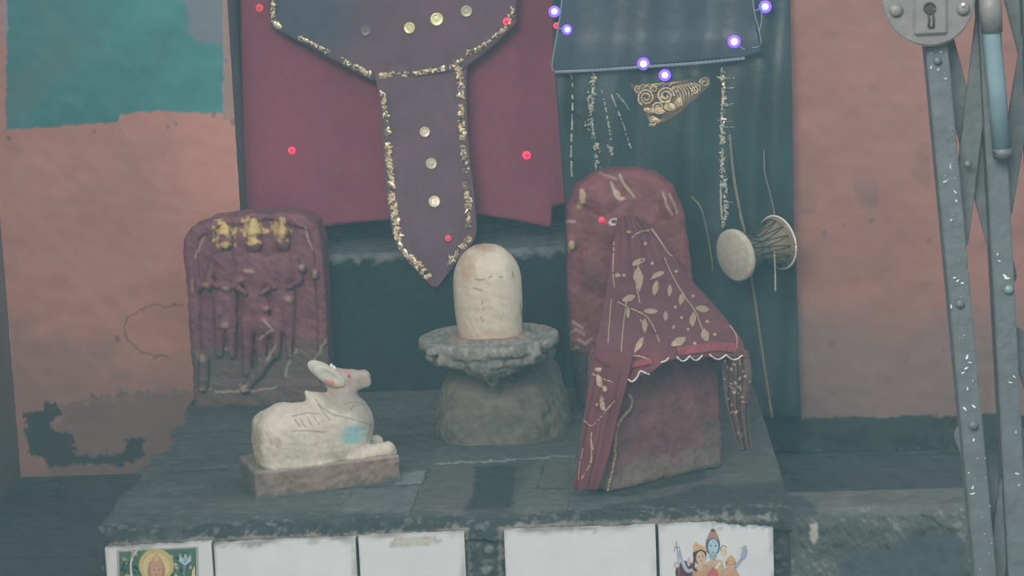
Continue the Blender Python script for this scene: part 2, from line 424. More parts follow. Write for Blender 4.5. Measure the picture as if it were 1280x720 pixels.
# floor of dark stone flags
def floor_cols(A):
    n = wnoise(A, 4, 4, 31); n3 = wnoise(A, 30, 2, 32); col = np.tile(c(.062, .075, .075), (len(A), 1))*(1+.25*n+.12*n3)[:, None]
    X = A[:, 0]+.01*n3; Yc = A[:, 1]+.01*n3
    g1 = np.abs(((Yc-.50)/.26) % 1-.5); row = np.floor((Yc-.50)/.26-.5)
    g2 = np.abs(((X+.13*(row % 2)+.25*Yc)/.34) % 1-.5)
    j = np.maximum(1-ss(.008, .02, g1), 1-ss(.006, .016, g2))
    return mix(col, c(.028, .032, .034), j*.8)
fl = grid_obj('floor', (-2.2, -4.2, FLOOR), (4.4, 0, 0), (0, YN+4.2, 0), 500, 640, m_stone, floor_cols)
tag(fl, kind='structure')

# ================================================================== PLATFORM
plat = empty('shrine_platform', (-.26, .46, FLOOR), 'low grey stone platform faced with white tiles, carrying the carved stones', 'platform')
XL, XR = -.785, .262
def top_paint(A):
    px, py = pixn(A); n1 = wnoise(A, 4, 3, 41); n2 = wnoise(A, 18, 3, 42); n3 = wnoise(A, 60, 2, 43)
    col = np.tile(c(.082, .088, .082), (len(A), 1))*(1+.16*n1+.14*n2+.15*n3)[:, None]
    st = wnoise(A*np.array([.22, 2.2, 1]), 14, 3, 44)
    col = mix(col, c(.045, .055, .052), ss(.25, .8, st)*.35)
    col = mix(col, c(.12, .122, .11), ss(.3, .9, -st)*.25)
    jx, jy = px+1.5*n3, py+1.2*n3
    def reg(pts, cc, w, soft=2):
        nonlocal col; col = mix(col, c(*cc), poly_mask(jx, jy, pts, soft)*w)
    reg([(515, 640), (535, 582), (600, 580), (588, 640)], (.115, .108, .098), .75)
    reg([(640, 640), (650, 612), (672, 574), (720, 572), (712, 638)], (.125, .125, .112), .7)
    reg([(594, 584), (646, 580), (640, 636), (578, 638), (590, 622)], (.028, .038, .034), .9)
    reg([(490, 607), (503, 589), (534, 588), (527, 606)], (.20, .215, .205), .85)
    reg([(420, 640), (432, 612), (528, 606), (514, 642)], (.135, .145, .138), .75)
    reg([(250, 642), (280, 620), (430, 612), (418, 640)], (.11, .115, .105), .6, 4)
    reg([(545, 560), (720, 552), (720, 572), (545, 578)], (.115, .128, .12), .6, 3)
    # wet dark band along the front lip
    lipy = 652-.0285*(px-128)
    col = mix(col, c(.030, .042, .040), ss(0, 6, py+5*n2-lipy-4)*ss(-.9, -.1, n2+.5*n3+.1)*.85)
    reg([(700, 640), (760, 628), (840, 612), (975, 600), (1010, 618), (1010, 645), (980, 650), (700, 660)], (.034, .044, .045), .8, 5)
    reg([(718, 632), (800, 618), (860, 600), (890, 603), (840, 618), (760, 632), (720, 642)], (.13, .125, .11), .55, 3)
    reg([(735, 610), (800, 606), (880, 590), (918, 588), (870, 602), (790, 618), (740, 622)], (.03, .042, .044), .85, 3)
    reg([(905, 530), (958, 525), (972, 600), (905, 608), (880, 602)], (.125, .12, .11), .55, 4)
    # pale chipped cement along the lip
    ch = (n3+.6*n2 > .62)*ss(-6, 4, py-lipy); col = mix(col, c(.17, .165, .145), ch*.6)
    for pts, wd_, cc, k in (([(536, 586), (525, 610), (513, 642)], 1.2, (.02, .026, .026), .9), ([(545, 579), (620, 576), (718, 570)], 1.0, (.30, .31, .28), .8),
                            ([(682, 575), (675, 598), (672, 610)], 1.0, (.025, .03, .03), .8), ([(672, 612), (712, 611)], 1.0, (.025, .03, .03), .8),
                            ([(422, 611), (500, 607), (528, 605)], 1.0, (.025, .03, .03), .7), ([(200, 592), (262, 588), (330, 584)], 1.3, (.03, .036, .036), .6),
                            ([(712, 575), (710, 640)], .8, (.03, .035, .035), .7), ([(423, 640), (432, 622), (440, 615)], .8, (.03, .035, .035), .6),
                            ([(200, 545), (300, 538)], 1.2, (.03, .036, .036), .5), ([(500, 546), (540, 545)], 1.2, (.03, .036, .036), .5)):
        col = mix(col, c(*cc), line_mask(jx, jy, pts, wd_)*k)
    # beige cement smeared along the upper edges of the tiles
    for pp in ([(131, 683), (264, 676), (444, 671), (584, 664)], [(626, 662), (700, 658), (819, 655), (905, 649), (968, 650)]):
        col = mix(col, c(.26, .235, .20), line_mask(px+2*n3, py+3*n3+2, pp, 2.6)*(.45+.4*(n2 > -.1))*.8)
    for pp in ([(583, 664), (586, 700), (588, 760)], [(626, 662), (625, 700), (627, 760)]):
        col = mix(col, c(.22, .20, .17), line_mask(px+1.5*n3, py, pp, 2.5)*.7)
    # cement strip between the tile groups with pale spots
    col = mix(col, c(.24, .25, .23), ((1-ss(3, 6, np.hypot(px-612-2*n3, (py-686)*.8)))+(1-ss(4, 7, np.hypot(px-608-2*n3, (py-712)*.9))))*.7)
    return col
def plat_sheet(name, x0, x1, prof, nx, parent, paint, amp=.004, seed=50, ragged=True):
    prof = [np.array(p, float) for p in prof]; seg = []
    for a, b in zip(prof, prof[1:]):
        n = max(2, int(np.linalg.norm(b-a)/.0026)); seg += [a+(b-a)*t for t in np.linspace(0, 1, n, endpoint=False)]
    seg.append(prof[-1]); S = np.array(seg); ns = len(S); xs = np.linspace(x0, x1, nx)
    A = np.zeros((nx, ns, 3)); A[..., 0] = xs[:, None]; A[..., 1] = S[None, :, 0]; A[..., 2] = S[None, :, 1]; A = A.reshape(-1, 3)
    T = np.gradient(S, axis=0); Nn = np.stack([T[:, 1], -T[:, 0]], 1); Nn /= np.linalg.norm(Nn, axis=1)[:, None]; Nn *= np.sign(Nn[0, 1])
    NN = np.tile(Nn, (nx, 1)); d = wnoise(A, 12, 4, seed)*amp+wnoise(A, 60, 2, seed+1)*amp*.3
    edge = np.exp(-np.abs(A[:, 1])/.04)*1.3+.25; d = d*edge
    col = paint(A)
    A[:, 1] += NN[:, 0]*d; A[:, 2] += NN[:, 1]*d
    if ragged: A[:, 0] += (1-ss(0, .06, A[:, 0]-x0))*.014*wnoise(A, 9, 3, seed+2)
    i, j = np.meshgrid(np.arange(nx-1), np.arange(ns-1), indexing='ij'); k = (i*ns+j).ravel(); F = np.stack([k, k+ns, k+ns+1, k+1], 1)
    o = mesh(name, A, F, m_stone, parent, col); return o
front = [(YW, TOP), (.018, TOP), (.006, TOP-.004), (.0, TOP-.014), (-.003, TOP-.03), (.004, TOP-.036), (.004, FLOOR)]
plat_o = plat_sheet('stone_top', XL, XR, front, 400, plat, top_paint)
bm = bmesh.new()
bmesh.ops.create_cube(bm, size=1, matrix=Matrix.Translation(((XL+XR)/2+.006, YW/2+.009, (TOP-.008+FLOOR)/2)) @ Matrix.Diagonal((XR-XL-.02, YW-.018, TOP-.012-FLOOR, 1)))
m_core_s = mat('dark_masonry', (.05, .055, .055), rough=.95, var=.3, bump=.6)
bmesh.ops.bevel(bm, geom=list(bm.edges), offset=.004, segments=2, affect='EDGES')
bm_obj('masonry_core', bm, m_core_s, plat)
# curb running on to the right
def curb_paint(A):
    px, py = pixn(A); n1 = wnoise(A, 4, 3, 61); n2 = wnoise(A, 20, 3, 62); n3 = .55*wnoise(A, 62, 4, 63)+.55*wnoise(A, 95, 3, 64)
    col = np.tile(c(.115, .112, .098), (len(A), 1))*(1+.15*n1+.15*n2)[:, None]
    f = ss(634, 650, py+8*n2)
    rough = np.tile(c(.085, .095, .085), (len(A), 1))*(1+.3*n2+.5*n3)[:, None]
    col = col*(1-f[:, None])+rough*f[:, None]
    col = mix(col, c(.21, .21, .19), (n3+.5*n2 > .72)*f*.7)
    pn = poly_mask(px+4*n3, py+4*n3, [(1050, 690), (1100, 686), (1140, 672), (1160, 664), (1205, 676), (1206, 900), (1048, 900)], 3)
    col = mix(col, c(.062, .085, .092), pn*.9)
    wt = poly_mask(px+2*n3, py+3*n3, [(1012, 655), (1021, 653), (1023, 672), (1017, 680), (1011, 672)], 1.5)
    col = mix(col, c(.42, .40, .35), wt*.85)
    pk = poly_mask(px+3*n3, py+3*n3, [(964, 650), (972, 652), (976, 670), (974, 700), (968, 690), (964, 670)], 2)
    col = mix(col, c(.27, .21, .19), pk*.8*(n3 > -.3))
    col = mix(col, c(.03, .042, .045), poly_mask(px+5*n3, py+5*n3, [(960, 618), (1000, 618), (1022, 634), (1015, 648), (960, 648)], 4)*.8)
    cr = line_mask(px+2*n3, py+2*n3, [(1150, 643), (1165, 648), (1180, 660), (1200, 664)], 1.6); col = mix(col, c(.03, .035, .035), cr*.8)
    return col
curb = plat_sheet('concrete_curb', XR-.004, 1.2, [(.108, FLOOR), (.108, TOP-.006), (.102, TOP), (.012, TOP), (0, TOP-.012), (-.004, TOP-.03), (-.004, FLOOR)], 380, None, curb_paint, .005, 66, False)
tag(curb, 'rough grey concrete curb running right from the platform behind the gate', 'curb')

# tiles on the platform front -----------------------------------------------------
YT = -.006
def tile(name, x0, x1, y0, y1, seed, chip=None):
    """top edge runs from (x0,y0) to (x1,y1) in the photograph; bottom stands on the floor"""
    a, b = P(x0, y0, YT-.008), P(x1, y1, YT-.008); n = 40; r = random.Random(seed)
    zb = FLOOR+.002; topz = []
    for i in range(n+1):
        t = i/n; z = a.z+(b.z-a.z)*t-.0012*r.random()
        if chip and t > chip: z -= .010*((t-chip)/(1-chip))**.8+.003*r.random()
        topz.append((a.x+(b.x-a.x)*t, z))
    nz = 26; vs = []; fs = []
    for x, z in topz:
        for k in range(nz+1):
            zz = zb+(z-zb)*k/nz; vs.append((x, YT-.008, zz))
    m1 = nz+1; N1 = len(vs)
    for i in range(n):
        for k in range(nz): fs.append((i*m1+k, (i+1)*m1+k, (i+1)*m1+k+1, i*m1+k+1))
    vs += [(x, YT+.006, z) for x, y_, z in vs[:N1]]
    for i in range(n): fs.append((i*m1+nz, (i+1)*m1+nz, N1+(i+1)*m1+nz, N1+i*m1+nz)); fs.append((i*m1, N1+i*m1, N1+(i+1)*m1, (i+1)*m1))
    for k in range(nz): fs.append((k, k+1, N1+k+1, N1+k)); fs.append((n*m1+k, N1+n*m1+k, N1+n*m1+k+1, n*m1+k+1))
    A = np.array([tuple(v) for v in vs]); px, py = pixn(A); n3 = wnoise(A, 50, 3, seed); n2 = wnoise(A, 12, 2, seed+1)
    col = np.tile(c(.66, .68, .665), (len(A), 1))*(1+.03*n2)[:, None]
    ty = y0+(y1-y0)*(px-x0)/(x1-x0)
    dirt = (1-ss(1, 7, py-ty+3*n3))*.9+(1-ss(1, 6, px-x0+1.5*n3))*.5+(1-ss(1, 6, x1-px+1.5*n3))*.5
    col = mix(col, c(.25, .225, .19), np.clip(dirt, 0, .8)*np.clip(.6+n2, 0, 1))
    if chip: col = mix(col, c(.24, .21, .17), ((1-ss(2, 16, py-ty+6*n3))*(n3 > .0)*ss(.35, .6, (px-x0)/(x1-x0)))*.8)
    if seed == 3:
        e = np.hypot((px-516)/30, (py-677+.05*(px-516))/5.5)+.25*n3
        col = mix(col, c(.42, .41, .26), (1-ss(.85, 1.05, e))*.6); col = mix(col, c(.28, .25, .15), (1-ss(.06, .2, np.abs(e-1)))*.6)
    o = mesh(name, vs, fs, m_tile, plat, col, False); return o
t1 = tile('picture_tile', 131, 264, 685, 678, 1); t1['label'] = 'white tile with a green devotional print of a haloed archer'
tile('white_tile', 267, 444, 680, 672, 2); tile('white_tile', 448, 580, 671, 666, 3)
tile('white_tile', 630, 819, 664, 657, 4)
t2 = tile('picture_tile', 823, 966, 657, 651, 5, .5); t2['label'] = 'white chipped tile with a printed group of crowned figures'
def flat(bm, pts, lay, colr, layer, Y=YT-.008):
    v = [bm.verts.new(P(x, y, Y)+V3((0, -.0004-.00012*lay, 0))) for x, y in pts]
    try: f = bm.faces.new(v)
    except ValueError: return
    for q in v: q[layer] = (*colr, 1)
def elp(cx, cy, rx, ry, n=20, a0=0, a1=6.2832, ang=0):
    o = []
    for k in range(n):
        t = a0+(a1-a0)*k/(n if abs(a1-a0-6.2832) < .01 else n-1); x = rx*math.cos(t); y = ry*math.sin(t)
        o.append((cx+x*math.cos(ang)-y*math.sin(ang), cy+x*math.sin(ang)+y*math.cos(ang)))
    return o
def curve_strip(pts, w):
    L = smoothline(pts, 16); a = []; b = []
    for i in range(16):
        t = (L[min(15, i+1)]-L[max(0, i-1)]); t /= np.linalg.norm(t)+1e-9; n = np.array((-t[1], t[0]))*w/2; a.append(tuple(L[i]+n)); b.append(tuple(L[i]-n))
    return a+b[::-1]
m_print = mat('print_ink', attr=True, rough=.4, var=.12, scale=180, bump=0)
def print_obj(name, parent, items):
    bm = bmesh.new(); ly = bm.verts.layers.float_color.new('Col')
    for k, (pts, colr) in enumerate(items): flat(bm, pts, k*.35, colr, ly)
    bmesh.ops.recalc_face_normals(bm, faces=bm.faces)
    me = bpy.data.meshes.new(name); bm.to_mesh(me); bm.free()
    return link(name, me, m_print, parent, False)
GR = (.07, .16, .10)
it = [([(146, 688), (248, 683), (250, 830), (148, 830)], (.40, .36, .33)), ([(149, 690), (245, 685), (247, 828), (151, 828)], GR)]
r_ = random.Random(5)
for k in range(110):   # foliage behind the figure
    x = r_.uniform(152, 243); y = r_.uniform(689, 745); s = r_.uniform(1.6, 4)
    if math.hypot(x-196, y-712) < 20: continue
    it.append((elp(x, y, s, s*.6, 7, ang=r_.random()*3), r_.choice([(.015, .05, .035), (.12, .27, .14), (.03, .09, .07), (.45, .40, .32), (.02, .07, .05), (.10, .22, .12), (.42, .26, .24)])))
it += [(curve_strip([(158, 700), (154, 708), (160, 720), (170, 726)], 1.6), (.02, .05, .05)),
       (elp(196, 706, 22, 21, 26), (.52, .42, .16)), (elp(196, 707, 17, 17, 24), (.62, .52, .24)), (elp(196, 714, 11, 19, 20), (.36, .22, .12)),
       ([(187, 708), (190, 698), (196, 690), (202, 698), (205, 708)], (.48, .30, .14)), (elp(196, 697, 3, 5, 12), (.60, .40, .22)),
       (elp(196, 712, 7.5, 10, 18), (.55, .31, .20)), (elp(193, 711, 1.3, .7, 8), (.12, .06, .05)), (elp(199.5, 711, 1.3, .7, 8), (.12, .06, .05)), (elp(196, 717, 2.4, .8, 8), (.35, .10, .10)),
       ([(172, 738), (184, 722), (196, 727), (208, 721), (222, 738), (222, 800), (172, 800)], (.55, .30, .14)),
       (curve_strip([(171, 684+3), (165, 697), (164, 712), (170, 740)], 3), (.66, .66, .58)),
       (curve_strip([(170, 686), (163, 702), (164, 730)], 1), (.05, .05, .05)),
       (curve_strip([(232, 700), (231, 715), (230, 745)], 3.2), (.16, .20, .22)),
       ([(224, 700), (226, 693), (230, 698), (232, 690), (235, 698), (239, 692), (240, 700), (232, 706)], (.42, .52, .56)), (elp(232, 700, 2.2, 4, 10), (.25, .38, .50)),
       ([(216, 730), (220, 715), (225, 722), (226, 735)], (.58, .50, .44)), ([(238, 740), (241, 712), (244, 706), (246, 740)], (.62, .52, .26)),
       ([(153, 735), (158, 716), (164, 718), (168, 735)], (.55, .33, .20))]
print_obj('devotional_print', t1, it)
SK = (.60, .42, .30)
it = [(elp(857, 715, 13, 14, 20), (.10, .04, .04)), (curve_strip([(845, 676), (847, 690), (850, 730)], 1), (.22, .18, .20)),
      (curve_strip([(843, 690), (844, 682), (846, 686), (849, 683), (850, 690)], .9), (.25, .24, .25)), (elp(846, 706, 4, 4, 14), (.45, .38, .36)), (elp(846, 706, 2, 2, 10), (.62, .6, .58)),
      (curve_strip([(848, 690), (853, 702), (859, 713), (866, 712)], 4.5), (.36, .44, .54)), (elp(849, 693, 3.2, 5, 12), (.36, .38, .52)),
      (elp(861, 702, 2.4, 6, 10), (.50, .46, .46)),
      (elp(930, 692, 4, 8, 14, ang=.3), (.34, .36, .48)), (curve_strip([(928, 697), (920, 708), (912, 716)], 4), (.30, .36, .45)), (curve_strip([(926, 686), (932, 682), (930, 690)], 1.6), (.30, .40, .36)),
      ([(878, 740), (882, 704), (892, 698), (902, 700), (906, 712), (912, 740)], (.50, .40, .24)),
      (curve_strip([(884, 706), (892, 712), (900, 703)], 2.4), (.70, .66, .48)), (elp(905, 690, 4, 5, 12), (.62, .50, .30)), (curve_strip([(900, 688), (903, 682), (909, 684)], 1.3), (.35, .25, .14)),
      (elp(891, 681, 9, 14, 20), (.10, .12, .14)), (elp(891, 693, 5, 7, 14), (.28, .38, .42)), (elp(891.5, 683, 6.5, 9.5, 20), (.36, .55, .62)),
      ([(883, 675), (886, 667), (889, 662), (891, 660), (894, 662), (897, 668), (899, 675), (891, 672)], (.40, .22, .16)), (elp(891, 663, 3, 2.5, 10), (.16, .10, .09)),
      (elp(888.5, 682, 1.2, 1, 8), (.05, .06, .08)), (elp(894.5, 682, 1.2, 1, 8), (.05, .06, .08)), (elp(891.5, 690, 2, .7, 8), (.2, .1, .12)),
      ([(862, 740), (866, 714), (872, 706), (884, 705), (896, 712), (897, 740)], (.48, .30, .18)), ([(880, 740), (884, 716), (892, 708), (898, 716), (897, 740)], (.50, .13, .11)),
      (elp(874.5, 693, 8.5, 12, 20), (.08, .04, .03)), (curve_strip([(868, 698), (867, 708), (871, 714)], 3), (.10, .05, .04)), (elp(876, 697, 6, 8.5, 18), SK), (elp(875, 708, 3.5, 5, 12), SK),
      ([(867, 690), (866, 682), (870, 676), (873, 680), (882, 683), (884, 690), (876, 686)], (.58, .40, .20)),
      (elp(873.5, 695.5, 1, .8, 8), (.08, .04, .04)), (elp(878.5, 695, 1, .8, 8), (.08, .04, .04)), (elp(876.5, 701, 1.6, .6, 8), (.45, .1, .1)),
      ([(898, 740), (901, 714), (909, 709), (920, 711), (926, 722), (930, 740)], (.54, .32, .20)),
      (elp(913, 703, 6.2, 6.8, 16), (.26, .12, .07)), (elp(913.5, 706, 5, 5.6, 16), (.58, .36, .24)), ([(907, 702), (909, 697), (914, 693), (919, 698), (920, 703), (914, 700)], (.58, .38, .18)),
      (elp(911.5, 705, .9, .7, 8), (.08, .04, .04)), (elp(915.5, 705, .9, .7, 8), (.08, .04, .04))]
print_obj('devotional_print', t2, it)

# ================================================================== NICHE: PEDESTAL AND CLOTHED IDOLS
# black pedestal: its dusty top shows as a band
zp = P(440, 317, YW-.005).z; XP0 = P(388, 380, YW).x; XP1 = P(996, 400, YW).x
def ped_paint(A):
    n = wnoise(A, 6, 3, 71); n3 = wnoise(A, 40, 3, 72); col = np.tile(c(.012, .024, .028), (len(A), 1))*(1+.2*n)[:, None]
    t = ss(zp-.020, zp-.006, A[:, 2]+.008*n3); return mix(col, c(.15, .15, .15), t*(.75+.3*n3))
bmx = [(XP0, 0), (XP1, 0)]
A = []; prof = [(YW-.012, TOP-.1), (YW-.012, zp-.004), (YW-.008, zp), (YN-.004, zp)]
ped = plat_sheet('black_pedestal', XP0, XP1, [(YN-.01, zp), (YW-.004, zp), (YW-.012, zp-.008), (YW-.012, TOP-.14)], 260, None, ped_paint, .003, 75, False)
tag(ped, 'black painted pedestal with dusty grey top at the back below the red garment', 'pedestal')

def fold(a, f, ph, b=0): return lambda u, v, x, y: a*math.sin(x*f+ph+.6*math.sin(y*.013))*(b+(1-b)*v)+a*.4*math.sin(x*f*2.3+y*.01)
# red garment
red = empty('red_garment', P(505, 290, 1.0), 'dusty red cloth garment with maroon neckline and gold trim hanging in the niche', 'garment')
YR = 1.02
def redcol(x, y, A): 
    n = wnoise(A, 5, 3, 81); return np.tile(c(.235, .048, .082), (len(A), 1))*(1+.10*n)[:, None]
rows = [[(296, -260, YR), (714, -260, YR)], [(300, -40, YR), (708, -40, YR)], [(303, 140, YR-.01), (708, 140, YR-.01)], [(306, 225, YR-.02), (500, 225, YR-.02), (716, 225, YR-.02)],
        [(308, 292, YR-.02), (400, 284, YR-.03), (440, 278, YR-.03), (520, 272, YR-.03), (600, 268, YR-.03), (650, 276, YR-.03), (688, 284, YR-.03), (690, 258, YR-.02), (716, 252, YR-.02)]]
ro, rbv = patch('red_cloth', rows, 180, 120, m_cloth, red, fold(.006, .045, 1, .3), .003, colf=redcol)
def maroon(x, y, A):
    n = wnoise(A, 6, 3, 83); col = np.tile(c(.140, .072, .092), (len(A), 1))*(1+.12*n)[:, None]
    return mix(col, c(.050, .075, .105), (1-ss(20, 110, np.hypot(x-375, (y-20)*1.1)))*.8)
YM = .965
rows = [[(332, -260, YM), (650, -260, YM)], [(334, -60, YM), (648, -60, YM)], [(336, 0, YM), (646, 0, YM)],
        [(338, 34, YM), (400, 66, YM), (464, 101, YM), (520, 97, YM), (578, 88, YM), (612, 62, YM), (646, 29, YM)]]
yo, ybv = patch('neckline_panel', rows, 110, 80, m_cloth, red, fold(.004, .05, 2, .4), .002, colf=maroon)
rows = [[(466, 84, .968), (584, 76, .968)], [(473, 120, .958), (583, 112, .958)], [(478, 190, .945), (586, 185, .945)], [(484, 250, .93), (593, 248, .93)], [(495, 306, .905), (594, 296, .905)], [(516, 334, .896), (570, 328, .896)], [(541, 359, .892), (547, 359, .892)]]
to, tbv = patch('hanging_sash', rows, 60, 120, m_cloth, red, fold(.003, .08, 0, .4), .002, colf=lambda x, y, A: np.tile(c(.138, .074, .094), (len(A), 1))*(1+.12*wnoise(A, 7, 3, 84))[:, None])
bm = bmesh.new()
for pp, w_, j in (([(344, -6), (341, 8), (343, 28), (352, 35)], 7, .8), ([(374, 47), (395, 57), (413, 66)], 6, .7), ([(430, 76), (448, 85), (464, 94)], 8, .7), ([(474, 95), (495, 92), (514, 94)], 8, .8),
                  ([(518, 92), (540, 88), (558, 86)], 6, .7), ([(562, 84), (572, 78), (578, 74)], 6, .9), ([(584, 66), (598, 60), (618, 46), (636, 30), (640, 10)], 5, 1)):
    stroke(bm, pp, ybv, w_*.85, n=26, jit=j, gap=.10); flakes(bm, pp, ybv, w_*.6, .75, (1.2, 3), mis=[0, 1, 1, 2, 2])
bm_obj('gold_trim', bm, [m_gold, m_golddk, m_goldhi], yo)
for side in ((([(478, 115), (481, 135), (485, 168)], 7, .9), ([(484, 178), (488, 215), (491, 238)], 9, .8), ([(489, 242), (494, 270), (498, 302)], 11, .6), ([(499, 302), (502, 312), (507, 317)], 2, .6), ([(505, 315), (515, 324), (524, 332), (537, 349)], 11, .8)),
             (([(572, 84), (576, 100), (576, 122)], 9, .6), ([(576, 130), (577, 155), (578, 175)], 9, .8), ([(578, 182), (581, 200), (583, 216)], 8, .9), ([(580, 228), (585, 248), (586, 262)], 8, .8), ([(586, 266), (586, 285)], 4, 1), ([(588, 296), (582, 304), (577, 311)], 9, .9), ([(572, 316), (564, 326), (559, 331)], 6, .9))):
    bm = bmesh.new()
    for pp, w_, j in side:
        stroke(bm, pp, tbv, w_*.85, n=30, jit=j, gap=.10); flakes(bm, pp, tbv, w_*.6, .85, (1.2, 3.2), mis=[0, 1, 1, 2, 2])
    bm_obj('gold_trim', bm, [m_gold, m_golddk, m_goldhi], to)
def disc(px, py, r, bv, parent, m, name='sequin'):
    h = stick(px, py, bv, .0012); bm = bmesh.new(); s = r/ppm(.95)
    lathe(bm, [(-.001, s), (.0016, s), (.0020, s*.88), (.0012, s*.72), (.0014, s*.35), (.0018, 0)], h[0], h[1], 24); return bm_obj(name, bm, m, parent, True)
m_seq = mat('sequin_gold', (.85, .80, .42), rough=.3, metal=.35, var=.3, scale=300, spec=.7)
m_seq2 = mat('sequin_dull', (.50, .46, .33), rough=.35, metal=.3, var=.3, scale=300)
m_seq3 = mat('sequin_faded', (.16, .14, .15), rough=.4, metal=.3, var=.3, scale=300)
for x, y, r, mm in ((512, 35, 7, m_seq), (546, 24, 8, m_seq), (583, 14, 7, m_seq2), (457, 38, 6.5, m_seq3)): disc(x, y, r, ybv, yo, mm)
for x, y, r, mm in ((531, 165, 6.5, m_seq2), (539, 204.5, 7, m_seq2), (543, 252, 7.2, m_seq2)): disc(x, y, r, tbv, to, mm)

# black garment
blk = empty('black_garment', P(850, 520, .93), 'black satin garment with silver braids and gold embroidery, right half of the niche', 'garment')
YB = .892
def blkcol(x, y, A):
    n = wnoise(A, 6, 3, 91); return np.tile(c(.012, .034, .034), (len(A), 1))*(1+.3*n)[:, None]
rows = [[(692, -260, YB), (986, -260, YB)], [(690, 0, YB), (987, 0, YB)], [(696, 120, YB-.012), (989, 100, YB-.012)], [(706, 260, YB-.01), (992, 260, YB-.01)], [(705, 400, YB-.008), (996, 400, YB-.008)], [(706, 506, YB-.02), (1001, 524, YB-.02)]]
bo, bbv = patch('skirt_cloth', rows, 160, 150, m_satin, blk, fold(.007, .055, .5, .6), .003, colf=blkcol)
rows = [[(702, -260, .866), (942, -260, .866)], [(700, 0, .866), (944, 0, .866)], [(692, 60, .862), (950, 50, .862)], [(693, 92, .862), (780, 86, .862), (931, 73, .862), (952, 66, .862)]]
def bodcol(x, y, A):
    n = wnoise(A, 6, 3, 93); return np.tile(c(.030, .045, .062), (len(A), 1))*(1+.25*n)[:, None]
bdo, bdv = patch('bodice_cloth', rows, 110, 80, m_satin, blk, fold(.005, .05, 1.5, .3), .002, colf=bodcol)
bm = bmesh.new()
# hem cord of the bodice, twisted
L = smoothline([(694, 90, .852), (740, 88, .850), (800, 84, .848), (870, 79, .848), (931, 73, .850)], 160)
for ph in (0, math.pi):
    tube('x', [P(*q)+V3((0, math.sin(i*.9+ph)*.0012, math.cos(i*.9+ph)*.0016)) for i, q in enumerate(L)], .0018, None, bm=bm, seg=6)
bm_obj('hem_cord', bm, m_wire, bdo, True)
# silver braids with side threads
bm = bmesh.new()
stroke(bm, [(743, 95), (741, 120), (740, 150), (742, 170)], bbv, 3.2, n=40, jit=1, gap=.3); flakes(bm, [(742, 95), (738, 130), (736, 160), (744, 172)], bbv, 8, .8, (1, 2.4), mis=[0, 0, 1, 2])
flakes(bm, [(746, 178), (748, 210), (744, 218)], bbv, 5, .9, (1, 2.6)); flakes(bm, [(762, 180), (765, 195)], bbv, 3, .9, (1, 2.2))
for pp in ([(752, 112), (758, 140), (764, 175)], [(764, 118), (776, 148), (788, 185)], [(770, 116), (780, 128), (786, 137)], [(712, 90), (716, 110), (714, 200), (717, 230)]):
    stroke(bm, pp, bbv, 2.2, n=30, jit=1, gap=.35)
bm_obj('silver_braid', bm, [m_silver, m_golddk, m_goldhi], bo); bm = bmesh.new()
stroke(bm, [(902, 84), (904, 110), (902, 150), (903, 190), (901, 240), (903, 284)], bbv, 3, n=90, jit=1, gap=.2)
flakes(bm, [(903, 88), (905, 120), (903, 180)], bbv, 5, .9, (1, 2.6), mis=[0, 0, 1, 2]); flakes(bm, [(902, 190), (908, 240), (904, 285)], bbv, 5, .7, (1, 2.6))
for y_ in (97, 109, 129, 151, 158, 173, 252): stroke(bm, [(904, y_), (910, y_+1), (915+random.random()*4, y_+.5)], bbv, 1.1, n=8, jit=.8, gap=.1)
bm_obj('silver_braid', bm, [m_silver, m_golddk, m_goldhi], bo)
# brocade corner
bm = bmesh.new()
v = []
for q in resample([(786, 104), (800, 107), (830, 104), (860, 99), (886, 95), (888, 106), (872, 120), (856, 136), (842, 146), (815, 159), (806, 140), (796, 120), (786, 104)], 60)[:-1]:
    v.append(bm.verts.new(stick(q[0], q[1], bbv, .0012)[0]))
bm.faces.new(v)
bpatch = bm_obj('brocade_patch', bm, mat('brocade_ground', (.15, .10, .06), rough=.5, var=.5, scale=100), bo)
bm = bmesh.new()
def spiral(cx, cy, r, turns, dirn=1, a0=0, n=26):
    return [(cx+r*(1-.85*k/n)*math.cos(a0+dirn*turns*6.28*k/n), cy+r*(1-.85*k/n)*math.sin(a0+dirn*turns*6.28*k/n)) for k in range(n)]
for pp, w_ in ((spiral(808, 122, 11, 2.3, 1, 2), 2.4), (spiral(832, 120, 11, 2.2, -1, 0), 2.6), (spiral(880, 103, 6, 1.6, 1, 3), 1.8), (spiral(823, 134, 8, 1.8, 1, 1), 2.4), (spiral(797, 112, 6, 1.5, -1, 1), 1.8), (spiral(818, 112, 5, 1.4, 1, 2), 1.8), (spiral(868, 112, 5, 1.4, -1, 2), 1.6), (spiral(816, 150, 6, 1.4, -1, 2), 1.8), (spiral(845, 112, 5, 1.2, 1, 2), 1.8)): stroke(bm, pp, bbv, w_, .003, n=46, jit=.35)
for k in range(9): stroke(bm, [(840+k*3.4, 108-k*.6), (846+k*3.6, 116-k), (850+k*3, 132-k*2.4)], bbv, 1.5, .003, n=14, jit=.3)
for k in range(6): stroke(bm, [(796+k*8, 112-k), (803+k*8, 106-k*.6), (812+k*8, 108-k)], bbv, 1.5, .003, n=12, jit=.3)
for x_, y_, rx, ry in ((812, 138, 8, 3.5), (824, 138, 7, 4), (838, 134, 8, 5), (849, 128, 5, 6), (820, 150, 6, 3), (815, 156, 4, 2), (834, 128, 4, 3), (828, 122, 3, 2.5)): blob(bm, x_, y_, rx, ry, bbv, .2, .003, 12, .15)
bm_obj('gold_motif', bm, m_gold, bo)

